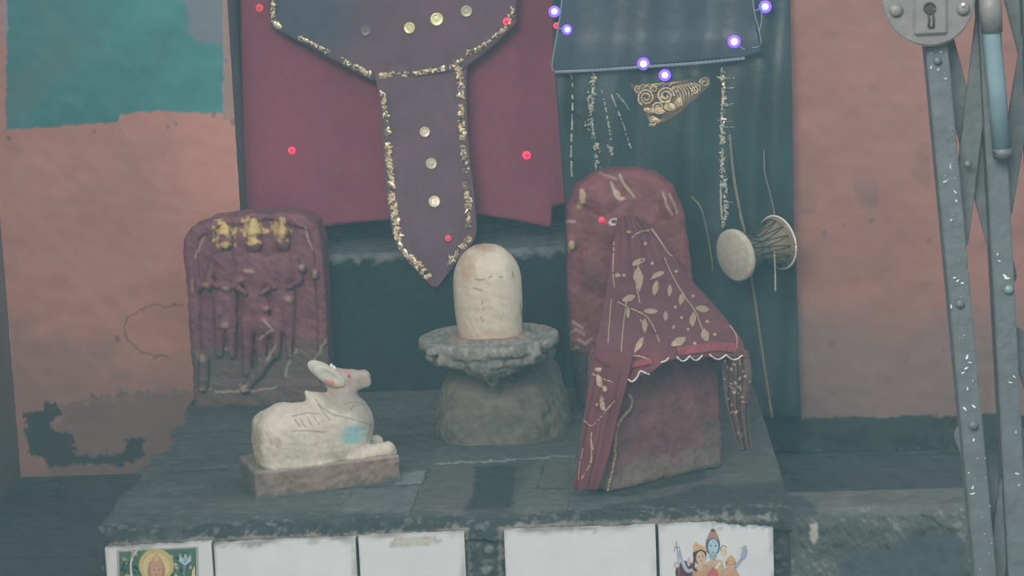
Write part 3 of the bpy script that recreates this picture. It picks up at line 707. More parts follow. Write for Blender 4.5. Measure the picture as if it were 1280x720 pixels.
# thin threads and cords near the drum
def cordthing(pp, Y, r, m_, label, name='thread'):
    o = pxtube(name, pp, Y, r, m_, n=40, seg=6); tag(o, label, 'cord'); return o
cordthing([(912, 168, 0.868), (917, 220, 0.863), (926, 270, 0.848), (930, 286, 0.838), (936, 330, 0.848), (944, 380, 0.863), (954, 450, 0.863), (960, 490, 0.863), (965, 522, 0.848)], .86, 2.0, m_cord, 'long pale cord running down the black cloth behind the small drum', 'cord')
cordthing([(864, 246, 0.868), (876, 260, 0.863), (884, 290, 0.863), (889, 320, 0.863), (891, 340, 0.863)], .86, 1.3, m_cord, 'short pale cord hanging left of the small drum', 'cord')
cordthing([(955, 188, 0.868), (956, 215, 0.863), (962, 240, 0.858), (967, 262, 0.848), (968, 275, 0.838)], .86, 1.0, m_cord, 'thin thread from which the small drum hangs', 'cord')

# ================================================================== DAMARU
dA = P(919, 319, .765); dm = empty('hand_drum', dA, 'small hourglass hand drum with pale skin head hanging before black cloth', 'drum')
L_ = .105
dB = P(972, 303, .765+.062); ax = (dB-dA).normalized(); Ld = (dB-dA).length; rr = 32.5/ppm(.78)
bm = bmesh.new(); prof = []
for k in range(25):
    t = k/24; prof.append((Ld*t, rr*(.50+.45*abs(2*t-1)**1.25)))
lathe(bm, prof, dA, ax, 48); bm_obj('drum_body', bm, m_wood, dm, True)
for s_, hh in ((1, 0), (-1, Ld)):
    bm = bmesh.new(); lathe(bm, [(s_*.008, rr*.95), (s_*.006, rr*1.0), (0, rr*1.01), (-s_*.004, rr), (-s_*.006, rr*.93), (-s_*.005, 0)], dA+ax*hh, ax, 56)
    bmesh.ops.recalc_face_normals(bm, faces=bm.faces); ob = bm_obj('skin_head', bm, m_hide if s_ == 1 else m_wood2, dm, True)
# far cup is covered by tanned hide
bm = bmesh.new(); lathe(bm, [(Ld*t, rr*(.515+.45*abs(2*t-1)**1.25)) for t in np.linspace(.62, .97, 8)], dA, ax, 48); bm_obj('hide_sleeve', bm, m_wood2, dm, True)
a_ = ax.cross(V3((0, 0, 1))).normalized(); b_ = ax.cross(a_)
bm = bmesh.new()
def rim(t, k, n=14, off=1.03): th = 2*math.pi*k/n; return dA+ax*(Ld*t)+(a_*math.cos(th)+b_*math.sin(th))*rr*off*(.51+.47*abs(2*t-1)**1.25)
for k in range(14):
    for s_ in (0, 1):
        e = 0.03 if s_ == 0 else .97
        tube('x', [rim(e, k), rim(.5*(e+.5), k+.25), rim(.5, k+.5, off=1.06)], .0009, None, bm=bm, seg=6)
        tube('x', [rim(e, k+1), rim(.5*(e+.5), k+.75), rim(.5, k+.5, off=1.06)], .0009, None, bm=bm, seg=6)
bm_obj('lacing', bm, m_dark, dm, True)
bm = bmesh.new(); tube('x', [dA+ax*(Ld)+(a_*math.cos(t)+b_*math.sin(t))*rr*1.04 for t in np.linspace(0, 6.283, 60)], .0019, None, bm=bm, seg=8)
bm_obj('rim_ring', bm, m_white, dm, True)
pxtube('striker_string', [(952, 292, .80), (958, 300, .79), (964, 307, .785), (967, 306, .785), (968, 320, .785), (969, 345, .79), (969, 364, .79)], .79, 1.3, m_silver, dm, 40, 6)
pxtube('carrying_loop', [(968, 275, .86), (955, 283, .84), (945, 290, .82), (943, 300, .815)], .8, 1.1, m_cord, dm, 30, 6)

# ================================================================== FAIRY LIGHTS
def led(px, py, bv, rpx, parent, m_lens_or_halo, m_c, name='bulb', fallback=.9):
    h = stick(px, py, bv, .001) if bv else None
    p = h[0] if h else P(px, py, fallback); n = (CAM-p).normalized() if not h else h[1]
    s = rpx/ppm(p.y); bm = bmesh.new()
    lathe(bm, [(0, s*1.15), (s*.35, s*1.2), (s*.55, s*.95), (s*.6, s*.6), (s*.6, 0)], p, n, 20); o = bm_obj(name, bm, m_lens_or_halo, parent, True)
    bm = bmesh.new(); lathe(bm, [(s*.4, s*.62), (s*.9, s*.66), (s*1.25, s*.5), (s*1.45, 0)], p, n, 16); bm_obj('glowing_tip', bm, m_c, o, True)
    return o, p
fs_ = empty('fairy_light_string', P(820, 90, .88), 'string of violet and blue fairy lights around the black garment top', 'fairy lights')
for x, y, r, mc in ((693, 14.5, 5.2, m_core2), (708, 37, 4.6, m_core2), (804, 79.5, 5.6, m_core), (831, 94, 5.4, m_core2), (917.5, 52, 5.8, m_core), (956.5, 8.5, 5.6, m_core2)):
    led(x, y, bdv, r*1.15, fs_, m_halov, mc, fallback=.86)
for pp in ([(706, -30), (700, 20), (693, 60), (690, 84), (694, 90)], [(939, -30), (942, 10), (948, 35), (951, 56), (940, 60)], [(951, 4), (952, 25), (949, 40)], [(708, 36), (700, 36), (696, 32)], [(919, 54), (927, 60), (931, 62)], [(952, 10), (945, 13), (942, 12)]):
    pxtube('wire', pp, .855, .9, m_wire, fs_, 30, 6)
def redled(x, y, r, bv, label, lens=m_bulbr, core=m_bulbrc, fb=.95):
    h = stick(x, y, bv, .001) if bv else None; p = h[0] if h else P(x, y, fb)
    e = empty('red_light', p, label, 'light bulb', 'small red lights on the garments and stone')
    led(x, y, bv, r, e, lens, core, fallback=fb)
redled(365, 188, 3.6, rbv, 'small glowing red bulb on the left side of the red cloth')
redled(658, 194, 4.2, rbv, 'brightest red bulb, on the red cloth right of the gold-edged sash')
redled(634, 27, 4.0, ybv, 'red bulb at the right end of the gold neckline trim', fb=.96)
redled(696, 32, 3.4, bdv, 'red bulb between two blue fairy lights near the top', fb=.87)
redled(560, 298, 3.4, tbv, 'dim red bulb near the pointed tip of the hanging sash', m_bulbr2, m_bulbr2)
redled(325, 10, 4.2, rbv, 'dim red bulb at the top left corner of the red cloth', m_bulbr2, m_bulbr2)


# ================================================================== LEFT STELE
def stele_left():
    Y0 = .80; s = 1/ppm(Y0)
    out = [(240, 498), (237, 440), (231, 360), (227, 318), (228, 300), (238, 286), (262, 277), (300, 270), (345, 266), (375, 269), (394, 280), (401, 302), (405, 360), (409, 430), (410, 490)]
    pts = [(P(x, y, Y0).x, P(x, y, Y0).z) for x, y in out]
    pts[0] = (pts[0][0], TOP-.004); pts[-1] = (pts[-1][0], TOP-.004)
    lean = .0
    def Q(x, y, d): p = P(x, y, Y0); return (p.x, Y0+d*s, p.z)
    def fig(d, A, cx, hy, sc=1.0):
        # crown, head, shoulders, body, legs, two arms
        k = 4*s
        f = sd_cone(A, Q(cx, hy-14*sc, 3), Q(cx, hy-2*sc, 1), 4*s*sc, 8.5*s*sc)
        f = smin(f, sd_ell(A, Q(cx, hy+10*sc, 2), (9*s*sc, 9*s*sc, 11*s*sc)), 2*s)
        f = smin(f, sd_ell(A, Q(cx, hy+42*sc, 5), (17*s*sc, 9*s*sc, 24*s*sc)), k)
        f = smin(f, sd_ell(A, Q(cx, hy+78*sc, 5), (16*s*sc, 9*s*sc, 26*s*sc)), k)
        for q in (-1, 1):
            f = smin(f, sd_cone(A, Q(cx+q*14*sc, hy+30*sc, 3), Q(cx+q*21*sc, hy+56*sc, 2), 5.5*s*sc, 4*s*sc), k)
            f = smin(f, sd_cone(A, Q(cx+q*21*sc, hy+56*sc, 2), Q(cx+q*9*sc, hy+64*sc, -5), 4*s*sc, 3.5*s*sc), 2*s)
            f = smin(f, sd_cone(A, Q(cx+q*7*sc, hy+95*sc, 4), Q(cx+q*8*sc, hy+150*sc, 4), 8*s*sc, 5*s*sc), k)
        return smin(d, f, 3*s)
    def f(A):
        d2 = sd_poly2(A[:, 0], A[:, 2], pts); w = np.abs(A[:, 1]-(Y0+.055))-.045
        d = smax(d2, w, .012)
        # recessed field behind the figures
        inner = sd_poly2(A[:, 0], A[:, 2], [(P(x, y, Y0).x, P(x, y, Y0).z) for x, y in [(252, 480), (245, 300), (275, 284), (340, 276), (385, 288), (393, 320), (398, 480)]])
        d = smax(d, -smax(inner, A[:, 1]-(Y0+.016), .006), .005)
        for cx, hy, sc in ((281, 293, 1.0), (317, 292, 1.15), (353, 294, 1.0)): d = fig(d, A, cx, hy, sc)
        for (x, y, rx, ry) in ((248, 357, 6, 9), (260, 356, 5, 7), (378, 335, 5, 6), (393, 342, 5, 7), (282, 360, 5, 5), (360, 374, 9, 7), (332, 384, 8, 6), (280, 405, 10, 7), (330, 408, 16, 14), (300, 350, 8, 5), (312, 340, 9, 4)):
            d = smin(d, sd_ell(A, Q(x, y, 1), (rx*s, 7*s, ry*s)), 3*s)
        d = smin(d, sd_cone(A, Q(345, 440, 3), Q(305, 487, 3), 4*s, 6*s), 3*s)
        d = smin(d, sd_cone(A, Q(255, 450, 3), Q(252, 484, 3), 7*s, 7*s), 4*s)
        return d+.0016*wnoise(A, 22, 3, 101)+.0007*wnoise(A, 80, 2, 102)
    def col(A):
        px, py = pixn(A); n = wnoise(A, 14, 3, 103); n3 = wnoise(A, 60, 3, 104)
        cc = np.tile(c(.19, .062, .078), (len(A), 1))*(1+.2*n+.15*n3)[:, None]
        cc = mix(cc, c(.125, .100, .080), ss(418, 448, py+14*n)*.85)
        def g(x, y, rx, ry, w=1, colr=(.66, .48, .17)):
            nonlocal cc; m_ = (1-ss(.55, 1.1, np.hypot((px-x)/rx, (py-y)/ry)+.55*n3+.3*n)); cc = mix(cc, c(*colr), m_*w)
        g(280, 288, 15, 16, 1); g(281, 305, 12, 4, .9); g(312, 287, 17, 16, 1); g(317, 302, 13, 4, .9); g(351, 286, 10, 13, .7); g(350, 290, 8, 2, .6)
        g(322, 282, 4, 8, .3, (.5, .3, .2))
        for x, y, rx, ry in ((240, 357, 2.5, 7), (256, 357, 4, 5), (283, 361, 4, 3), (311, 339, 7, 3), (377, 334, 3, 4), (394, 342, 4, 6), (360, 374, 7, 5), (333, 386, 6, 4), (282, 406, 8, 5), (252, 447, 5, 4), (254, 487, 8, 2.5), (303, 486, 7, 5), (284, 436, 5, 2)):
            g(x, y, rx, ry, .62, (.42, .32, .22))
        g(302, 352, 14, 9, .5, (.24, .09, .09))
        for pp in ([(345, 432), (338, 440), (334, 450)], [(371, 438), (362, 450), (358, 462), (357, 470)], [(408, 425), (400, 438), (394, 450)], [(382, 285), (386, 300), (391, 312)], [(256, 296), (248, 312), (244, 322)], [(270, 490), (320, 488), (345, 484)], [(330, 400), (340, 412), (325, 424)]):
            cc = mix(cc, c(.42, .36, .27), line_mask(px+n3, py+n3, pp, 1.4)*.7)
        return cc
    lo = P(222, 262, Y0); hi = P(418, 262, Y0)
    o = sdf_mesh('carved_stele', f, (P(222, 400, Y0).x, Y0-.022, TOP-.006), (P(418, 400, Y0).x, Y0+.112, P(345, 258, Y0).z), .0021, m_marble, None, col)
    tag(o, 'round-topped maroon stone slab carved with three gold-crowned figures, back left', 'carved slab')
stele_left()
# rubble step under it
def rub(A):
    px, py = pixn(A); n3 = wnoise(A, 60, 3, 111); n = wnoise(A, 10, 3, 112); cc = np.tile(c(.075, .085, .080), (len(A), 1))*(1+.3*n3+.2*n)[:, None]
    return mix(cc, c(.15, .155, .145), (n3+.5*n > .6)*.6)

# ================================================================== LINGAM
def lingam():
    YL = .50; s = 1/ppm(YL)
    root = empty('stone_lingam', G(622, 545), 'pale domed stone shaft in a grey round basin on a rock base, centre', 'religious statue')
    cx = P(612, 400, YL)
    ctr = P(613, 420, YL)
    # shaft by lathe, slightly wider in the middle
    bm = bmesh.new(); zt = P(608, 304, YL).z; zb = ctr.z-.004; H = zt-zb; R = 42.5*s; prof = []
    for k in range(40):
        t = k/39
        if t < .62: r = R*(.93+.07*math.sin(t/.62*2.2))
        else: q = (t-.62)/.38; r = R*.985*math.sqrt(max(0, 1-q**2.1))*(1-.02*q)
        prof.append((H*t, max(r, 0)))
    lathe(bm, prof, (ctr.x, YL, zb), (-.015, 0, 1), 72)
    for f_ in list(bm.faces):
        pass
    bmesh.ops.recalc_face_normals(bm, faces=bm.faces); bmesh.ops.subdivide_edges(bm, edges=list(bm.edges), cuts=1, use_grid_fill=True)
    me = bpy.data.meshes.new('shaft'); bm.to_mesh(me); bm.free()
    A = np.array([tuple(v.co) for v in me.vertices]); n = wnoise(A, 12, 3, 121); n3 = wnoise(A, 50, 3, 122); px, py = pixn(A)
    A2 = A.copy(); A2[:, 0] += .0008*n; A2[:, 1] += .0008*n3; me.vertices.foreach_set('co', A2.astype(np.float32).ravel())
    cc = np.tile(c(.58, .51, .38), (len(A), 1))*(1+.05*n+.05*n3)[:, None]
    cc = mix(cc, c(.42, .22, .12), (1-ss(.1, 1.5, np.hypot((px-586)/11, (py-334)/20)+.2*n3))*.6)
    cc = mix(cc, c(.34, .16, .12), (1-ss(.1, 1.4, np.hypot((px-604)/20, (py-310)/8)+.25*n3))*.65)
    cc = mix(cc, c(.42, .24, .18), (1-ss(2, 12, 422-py+5*n))*.35)
    cc = mix(cc, c(.45, .36, .27), ss(.2, .9, n)*.3)
    for pp in ([(594, 350), (604, 349.5)], [(611, 347), (616, 346)], [(624, 346), (628, 347)], [(602, 397), (604, 402)], [(603, 378), (604, 388)], [(650, 380), (653, 396)], [(641, 340), (642, 346)], [(592, 360), (602, 363)]):
        cc = mix(cc, c(.13, .12, .10), line_mask(px+.6*n3, py+.6*n3, pp, .9)*.7)
    me.update(); setcol(me, cc); sh = link('shaft', me, m_marble, root); sh['label'] = 'pale cream domed shaft with rust stains'
    # small cap stain lump
    # basin
    bc = P(613, 424, YL); rx = 88*s
    def f(A):
        q = A-np.array((bc.x, YL, bc.z)); r = np.hypot(q[:, 0], q[:, 1]*1.0)
        th = np.arctan2(q[:, 0], -q[:, 1])
        R_ = rx*(1+.02*np.sin(th*3+.5)+.008*np.sin(th*7))
        d = smax(r-R_, np.abs(q[:, 2]+.002)-.010, .008)
        d = smax(d, -smax(r-R_*.80, -(q[:, 2]-.004), .006), .006)      # dished top
        d = smin(d, smax(r-R*1.20, np.abs(q[:, 2]+.002)-.012, .008), .006)
        # tapering underside and the spout lobe to the front
        d = smin(d, sd_ell(A, (bc.x, YL, bc.z-.026), (rx*.60, rx*.60, .038)), .014)
        d = smin(d, sd_ell(A, (P(613, 445, YL-.07).x, YL-.066, bc.z-.026), (.052, .040, .030)), .016)
        r2 = np.random.default_rng(5)
        for k in range(20):
            t = (k/20-.5)*3.4+r2.normal()*.06; rad = rx*(.80+.05*r2.random())
            d = smin(d, sd_ell(A, (bc.x+math.sin(t)*rad, YL-math.cos(t)*rad, bc.z-.020-.006*r2.random()), (.009+.006*r2.random(),)*2+(.007+.004*r2.random(),)), .010)
        for (x, y, rr_) in ((553, 452, 9), (566, 453, 8), (590, 460, 9), (660, 448, 9), (669, 441, 8), (684, 430, 8), (540, 440, 8)):
            p = P(x, y, YL-.085); d = smin(d, sd_ell(A, tuple(p), (rr_*s, rr_*s*.9, rr_*s*.75)), .006)
        p = P(618, 484, YL-.055); d = smin(d, sd_cone(A, tuple(P(614, 470, YL-.075)), tuple(p), .011, .006), .01)
        return d+(.0022*wnoise(A, 20, 3, 131)+.0008*wnoise(A, 70, 2, 132))*(1.0-.7*ss(-.012, 0, A[:, 2]-bc.z))
    def col(A):
        px, py = pixn(A); n = wnoise(A, 16, 3, 133); n3 = wnoise(A, 70, 3, 134); cc = np.tile(c(.235, .225, .190), (len(A), 1))*(1+.2*n+.22*n3)[:, None]
        cc = mix(cc, c(.115, .125, .115), ss(0, .8, n)*.6); cc = mix(cc, c(.36, .345, .28), (n3+.4*n > .45)*.45)
        cc = mix(cc, c(.34, .19, .14), (1-ss(1.0, 1.35, np.hypot(A[:, 0]-ctr.x, A[:, 1]-YL)/(R*1.0)))*.5)
        for pp in ([(555, 466), (575, 468), (582, 476), (600, 479), (606, 478), (614, 490), (617, 486), (630, 478)], [(622, 462), (634, 458)], [(624, 466), (632, 466)]):
            cc = mix(cc, c(.04, .045, .04), line_mask(px+n3, py+n3, pp, 1.4)*.7)
        return cc
    b = sdf_mesh('basin', f, (bc.x-rx*1.2, YL-rx*1.35, bc.z-.075), (bc.x+rx*1.2, YL+rx*1.2, bc.z+.022), .0027, m_stone, root, col); b['label'] = 'rough grey round basin with lumpy edge'
    # rock base
    g0 = G(628, 556); YF = g0.y; cbx = P(628, 500, YF+.13).x
    hw = 86/ppm(YF+.02)
    def f2(A):
        q = A-np.array((cbx, YF+.150, TOP)); 
        t = np.clip((A[:, 2]-TOP)/(bc.z-.045-TOP), 0, 1.2)
        sc = 1-.34*t**2.0
        d = (np.abs(q[:, 0]/(hw*sc))**3.2+np.abs(q[:, 1]/(.148*sc))**3.2)**(1/3.2)-1
        d = d*hw*.75
        d = smax(d, A[:, 2]-(bc.z-.030), .02); d = smax(d, TOP-.012-A[:, 2], .004)
        return d+.0035*wnoise(A, 9, 3, 141)+.0022*wnoise(A, 35, 3, 142)
    def col2(A):
        px, py = pixn(A); n = wnoise(A, 12, 3, 143); n3 = wnoise(A, 60, 3, 144); cc = np.tile(c(.145, .132, .108), (len(A), 1))*(1+.22*n+.2*n3)[:, None]
        return mix(cc, c(.22, .20, .155), (1-ss(482, 520, py+12*n))*.6*(px < 640))
    b2 = sdf_mesh('rock_base', f2, (cbx-hw*1.12, YF-.02, TOP-.014), (cbx+hw*1.12, YF+.33, bc.z-.012), .0042, m_stone, root, col2); b2['label'] = 'brown grey squarish rock base'
lingam()

# ================================================================== NANDI
def nandi():
    gl, gr = G(322, 624), G(500, 602); e1 = np.array((gr-gl).normalized()); e3 = np.array((0, 0, 1.)); e2 = np.cross(e3, e1)
    gl_, gr_ = np.array(gl), np.array(gr); Lw = np.linalg.norm(gr_-gl_); S = Lw/(500-322)
    root = empty('bull_statue', (gl+gr)/2+V3(e2)*.05, 'white stone bull lying on a pinkish plinth, facing the domed shaft', 'statue')
    bl = lambda x: 624-.1236*(x-322)
    def W0(x, y, t): return gl_+e1*(x-322)*S+e3*(bl(x)-y)*S*1.0+e2*(t+47)*S
    def W(x, y, t): return W0(x+13, y+13*-.1236+10, t-9)
    rot = np.stack([e1, e2, e3], 1)
    def rotd(a): # tilt inside the statue's plane
        ca, sa = math.cos(a), math.sin(a); return np.stack([e1*ca+e3*sa, e2, -e1*sa+e3*ca], 1)
    E = lambda A, x, y, t, rx, rt, ry, a=0: sd_ell(A, W(x, y, t), (rx*S, rt*S, ry*S), rotd(a))
    K = lambda A, a, b, ra, rb: sd_cone(A, W(*a), W(*b), ra*S, rb*S)
    def body(A):
        d = sd_box(A, W(376, 546, 0), (58*S, 33*S, 36*S), 20*S, rotd(.04))
        d = smin(d, E(A, 354, 545, 0, 33, 34, 41), 6*S)
        d = smin(d, E(A, 345, 560, 0, 30, 32, 30), 10*S)
        d = smin(d, E(A, 395, 545, 0, 62, 31, 44, .05), 12*S)
        d = smin(d, E(A, 436, 535, 0, 29, 25, 36), 12*S)
        d = smin(d, K(A, (437, 524, 0), (430, 492, 0), 26, 17), 12*S)                    # neck
        d = smin(d, E(A, 401, 503, 0, 17, 12, 12, -.5), 7*S)                             # hump
        d = smin(d, K(A, (385, 491, 0), (396, 504, 0), 3, 8), 6*S)
        d = smin(d, E(A, 450, 525, 0, 12, 13, 24), 8*S)                                  # dewlap
        d = smin(d, K(A, (423, 474, 0), (440, 475, 0), 15, 13.5), 6*S)                    # skull
        mz = sd_box(A, W(449, 474, 0), (16.5*S, 10*S, 10.5*S), 6*S, rotd(.05)); d = smin(d, mz, 7*S)
        d = smin(d, E(A, 434, 468, -11, 4, 3, 3), 3*S)                                   # brow
        # haunch and folded hind leg, both sides
        for q in (-1, 1):
            d = smin(d, E(A, 347, 552, q*23, 27, 13, 29), 8*S)
            d = smin(d, K(A, (336, 577, q*27), (392, 577, q*29), 9, 7), 8*S)
            d = smin(d, K(A, (392, 577, q*29), (404, 575, q*29), 7, 5), 6*S)
            d = smin(d, E(A, 431, 550, q*19, 20, 11, 20), 7*S)
        d = smin(d, K(A, (436, 567, -20), (478, 557, -20), 12, 9.5), 6*S)                # near foreleg stretched
        d = smin(d, K(A, (478, 557, -20), (483, 561, -20), 9, 7), 4*S)
        d = smin(d, K(A, (436, 562, 18), (474, 556, 18), 12, 9), 6*S)
        d = smin(d, K(A, (320, 530, 3), (321, 574, -4), 4, 4), 4*S)
        d = smax(d, (W(317.5, 540, 0)-A)@e1, .006)                      # tail
        d = smax(d, TOP+31*S-A[:, 2], .002)
        # carved lines of the harness
        for a, b in (((394, 500, -30), (414, 527, -30)), ((408, 518, -30), (466, 530, -30)),):
            a2 = (a[0], a[1], -60); d = d
        return d+.0009*wnoise(A, 25, 3, 151)+.0004*wnoise(A, 90, 2, 152)
    def col(A):
        px, py = pixn(A); n = wnoise(A, 16, 3, 153); n3 = wnoise(A, 70, 3, 154); cc = np.tile(c(.56, .505, .405), (len(A), 1))*(1+.09*n+.08*n3)[:, None]
        front = ((A-W(400, 540, 0))@e2) < .02
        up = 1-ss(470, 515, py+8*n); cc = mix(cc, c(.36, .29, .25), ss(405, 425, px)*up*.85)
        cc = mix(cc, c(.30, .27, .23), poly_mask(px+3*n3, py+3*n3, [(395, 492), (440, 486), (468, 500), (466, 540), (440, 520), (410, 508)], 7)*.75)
        cc = mix(cc, c(.115, .40, .42), (1-ss(.2, 1.35, np.hypot((px-441)/17, (py-541)/14)+.25*n))*.75)
        cc = mix(cc, c(.20, .48, .48), (1-ss(.5, 1.3, np.hypot((px-440)/14, (py-551)/4)+.2*n3))*.75)
        cc = mix(cc, c(.55, .20, .16), line_mask(px+n3, py+n3, [(418, 456), (430, 461), (438, 470), (436, 480)], 2.0)*.5)
        cc = mix(cc, c(.45, .30, .24), line_mask(px+n3, py+n3, [(438, 490), (455, 488), (466, 483)], 3)*.5)
        cc = mix(cc, c(.20, .17, .12), (1-ss(.5, 1.1, np.hypot((px-346)/8, (py-552)/7)+.5*n3))*.35)
        for pp in ([(394, 498), (402, 512), (413, 526)], [(398, 506), (415, 518), (440, 524), (468, 532)], [(365, 520), (385, 516), (398, 518)], [(376, 524), (382, 534)], [(384, 522), (390, 532)], [(392, 520), (399, 530)], [(366, 538), (405, 540)],
                   [(368, 524), (374, 532)], [(430, 505), (445, 502), (456, 506)], [(438, 512), (444, 505), (450, 508)]):
            cc = mix(cc, c(.15, .13, .10), line_mask(px+.5*n3, py+.5*n3, pp, .8)*.65)
        return cc
    lo = np.minimum(np.minimum(W(308, 600, -60), W(308, 600, 60)), np.minimum(W(500, 600, -60), W(500, 600, 60))); hi = np.maximum(np.maximum(W(308, 440, -60), W(308, 440, 60)), np.maximum(W(500, 440, -60), W(500, 440, 60)))
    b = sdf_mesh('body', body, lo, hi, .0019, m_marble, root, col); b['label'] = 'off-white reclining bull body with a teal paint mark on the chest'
    bbv_ = bvh_of(b)
    # ears
    for q, nm in ((-1, 'near'), (1, 'far')):
        def ear(A, q=q):
            a = -.62; R3 = rotd(a)
            d = sd_ell(A, W(411, 467, q*15), (23*S, 5*S, 10*S), R3); d = smax(d, -sd_ell(A, W(411, 466, q*21), (16*S, 4*S, 6*S), R3), .002)
            return smax(d, -(A-W(388, 448, 0))@(e1*.8-e3*.6)*1.0, .003)
        cxy = W(411, 467, q*15)
        def ecol(A):
            px, py = pixn(A); n = wnoise(A, 60, 2, 155); cc = np.tile(c(.52, .49, .42), (len(A), 1))*(1+.05*n)[:, None]
            cc = mix(cc, c(.60, .20, .17), (1-ss(.6, 1.1, np.hypot((px-411)/9, (py-478)/4)+.3*n))*.8); return mix(cc, c(.60, .42, .22), (1-ss(.6, 1.1, np.hypot((px-424)/8, (py-482)/3)))*.6)
        e_ = sdf_mesh('ear', ear, cxy-.036, cxy+.036, .0013, m_marble, root, ecol)
    pxh = W(420, 458, -5); bm = bmesh.new(); tube('x', [pxh-e3*.004, pxh, pxh+e3*.003-e1*.001], [.004, .0032, .0016], None, bm=bm); o = bm_obj('horn_stub', bm, m_white, root, True)
    pxh = W(420, 458, 8); bm = bmesh.new(); tube('x', [pxh-e3*.004, pxh, pxh+e3*.003-e1*.001], [.004, .0032, .0016], None, bm=bm); bm_obj('horn_stub', bm, m_white, root, True)
    # eye
    h = stick(436, 470, bbv_, .0004)
    if h:
        bm = bmesh.new(); lathe(bm, [(0, .0026), (.0008, .0022), (.0012, 0)], h[0], h[1], 12); bm_obj('eye', bm, mat('eye_stain', (.22, .17, .14), rough=.6, var=.1), root, True)
    # plinth
    def pl(A):
        cen = W(411, 605, 0); d = sd_box(A, gl_+e1*(89)*S+e2*47*S+e3*(16.5*S-.003), (91*S, 46*S, 17*S+.003), .004, rot)
        return d+.0014*wnoise(A, 20, 3, 161)+.0006*wnoise(A, 80, 2, 162)
    def pcol(A):
        px, py = pixn(A); n = wnoise(A, 18, 3, 163); n3 = wnoise(A, 70, 3, 164); cc = np.tile(c(.225, .165, .135), (len(A), 1))*(1+.18*n+.15*n3)[:, None]
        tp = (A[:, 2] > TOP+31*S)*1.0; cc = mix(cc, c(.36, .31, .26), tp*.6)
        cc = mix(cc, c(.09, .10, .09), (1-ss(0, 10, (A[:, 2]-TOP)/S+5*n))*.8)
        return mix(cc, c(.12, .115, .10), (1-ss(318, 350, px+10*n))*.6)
    lo = np.minimum(W0(315, 630, -55), np.minimum(W0(508, 630, -55), W0(315, 630, 55))); hi = np.maximum(W0(508, 570, 55), np.maximum(W0(315, 575, 55), W0(508, 570, -55)))
    lo[2] = TOP-.006; hi[2] = TOP+40*S
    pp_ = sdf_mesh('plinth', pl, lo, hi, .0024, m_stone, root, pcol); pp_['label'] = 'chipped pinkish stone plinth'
nandi()

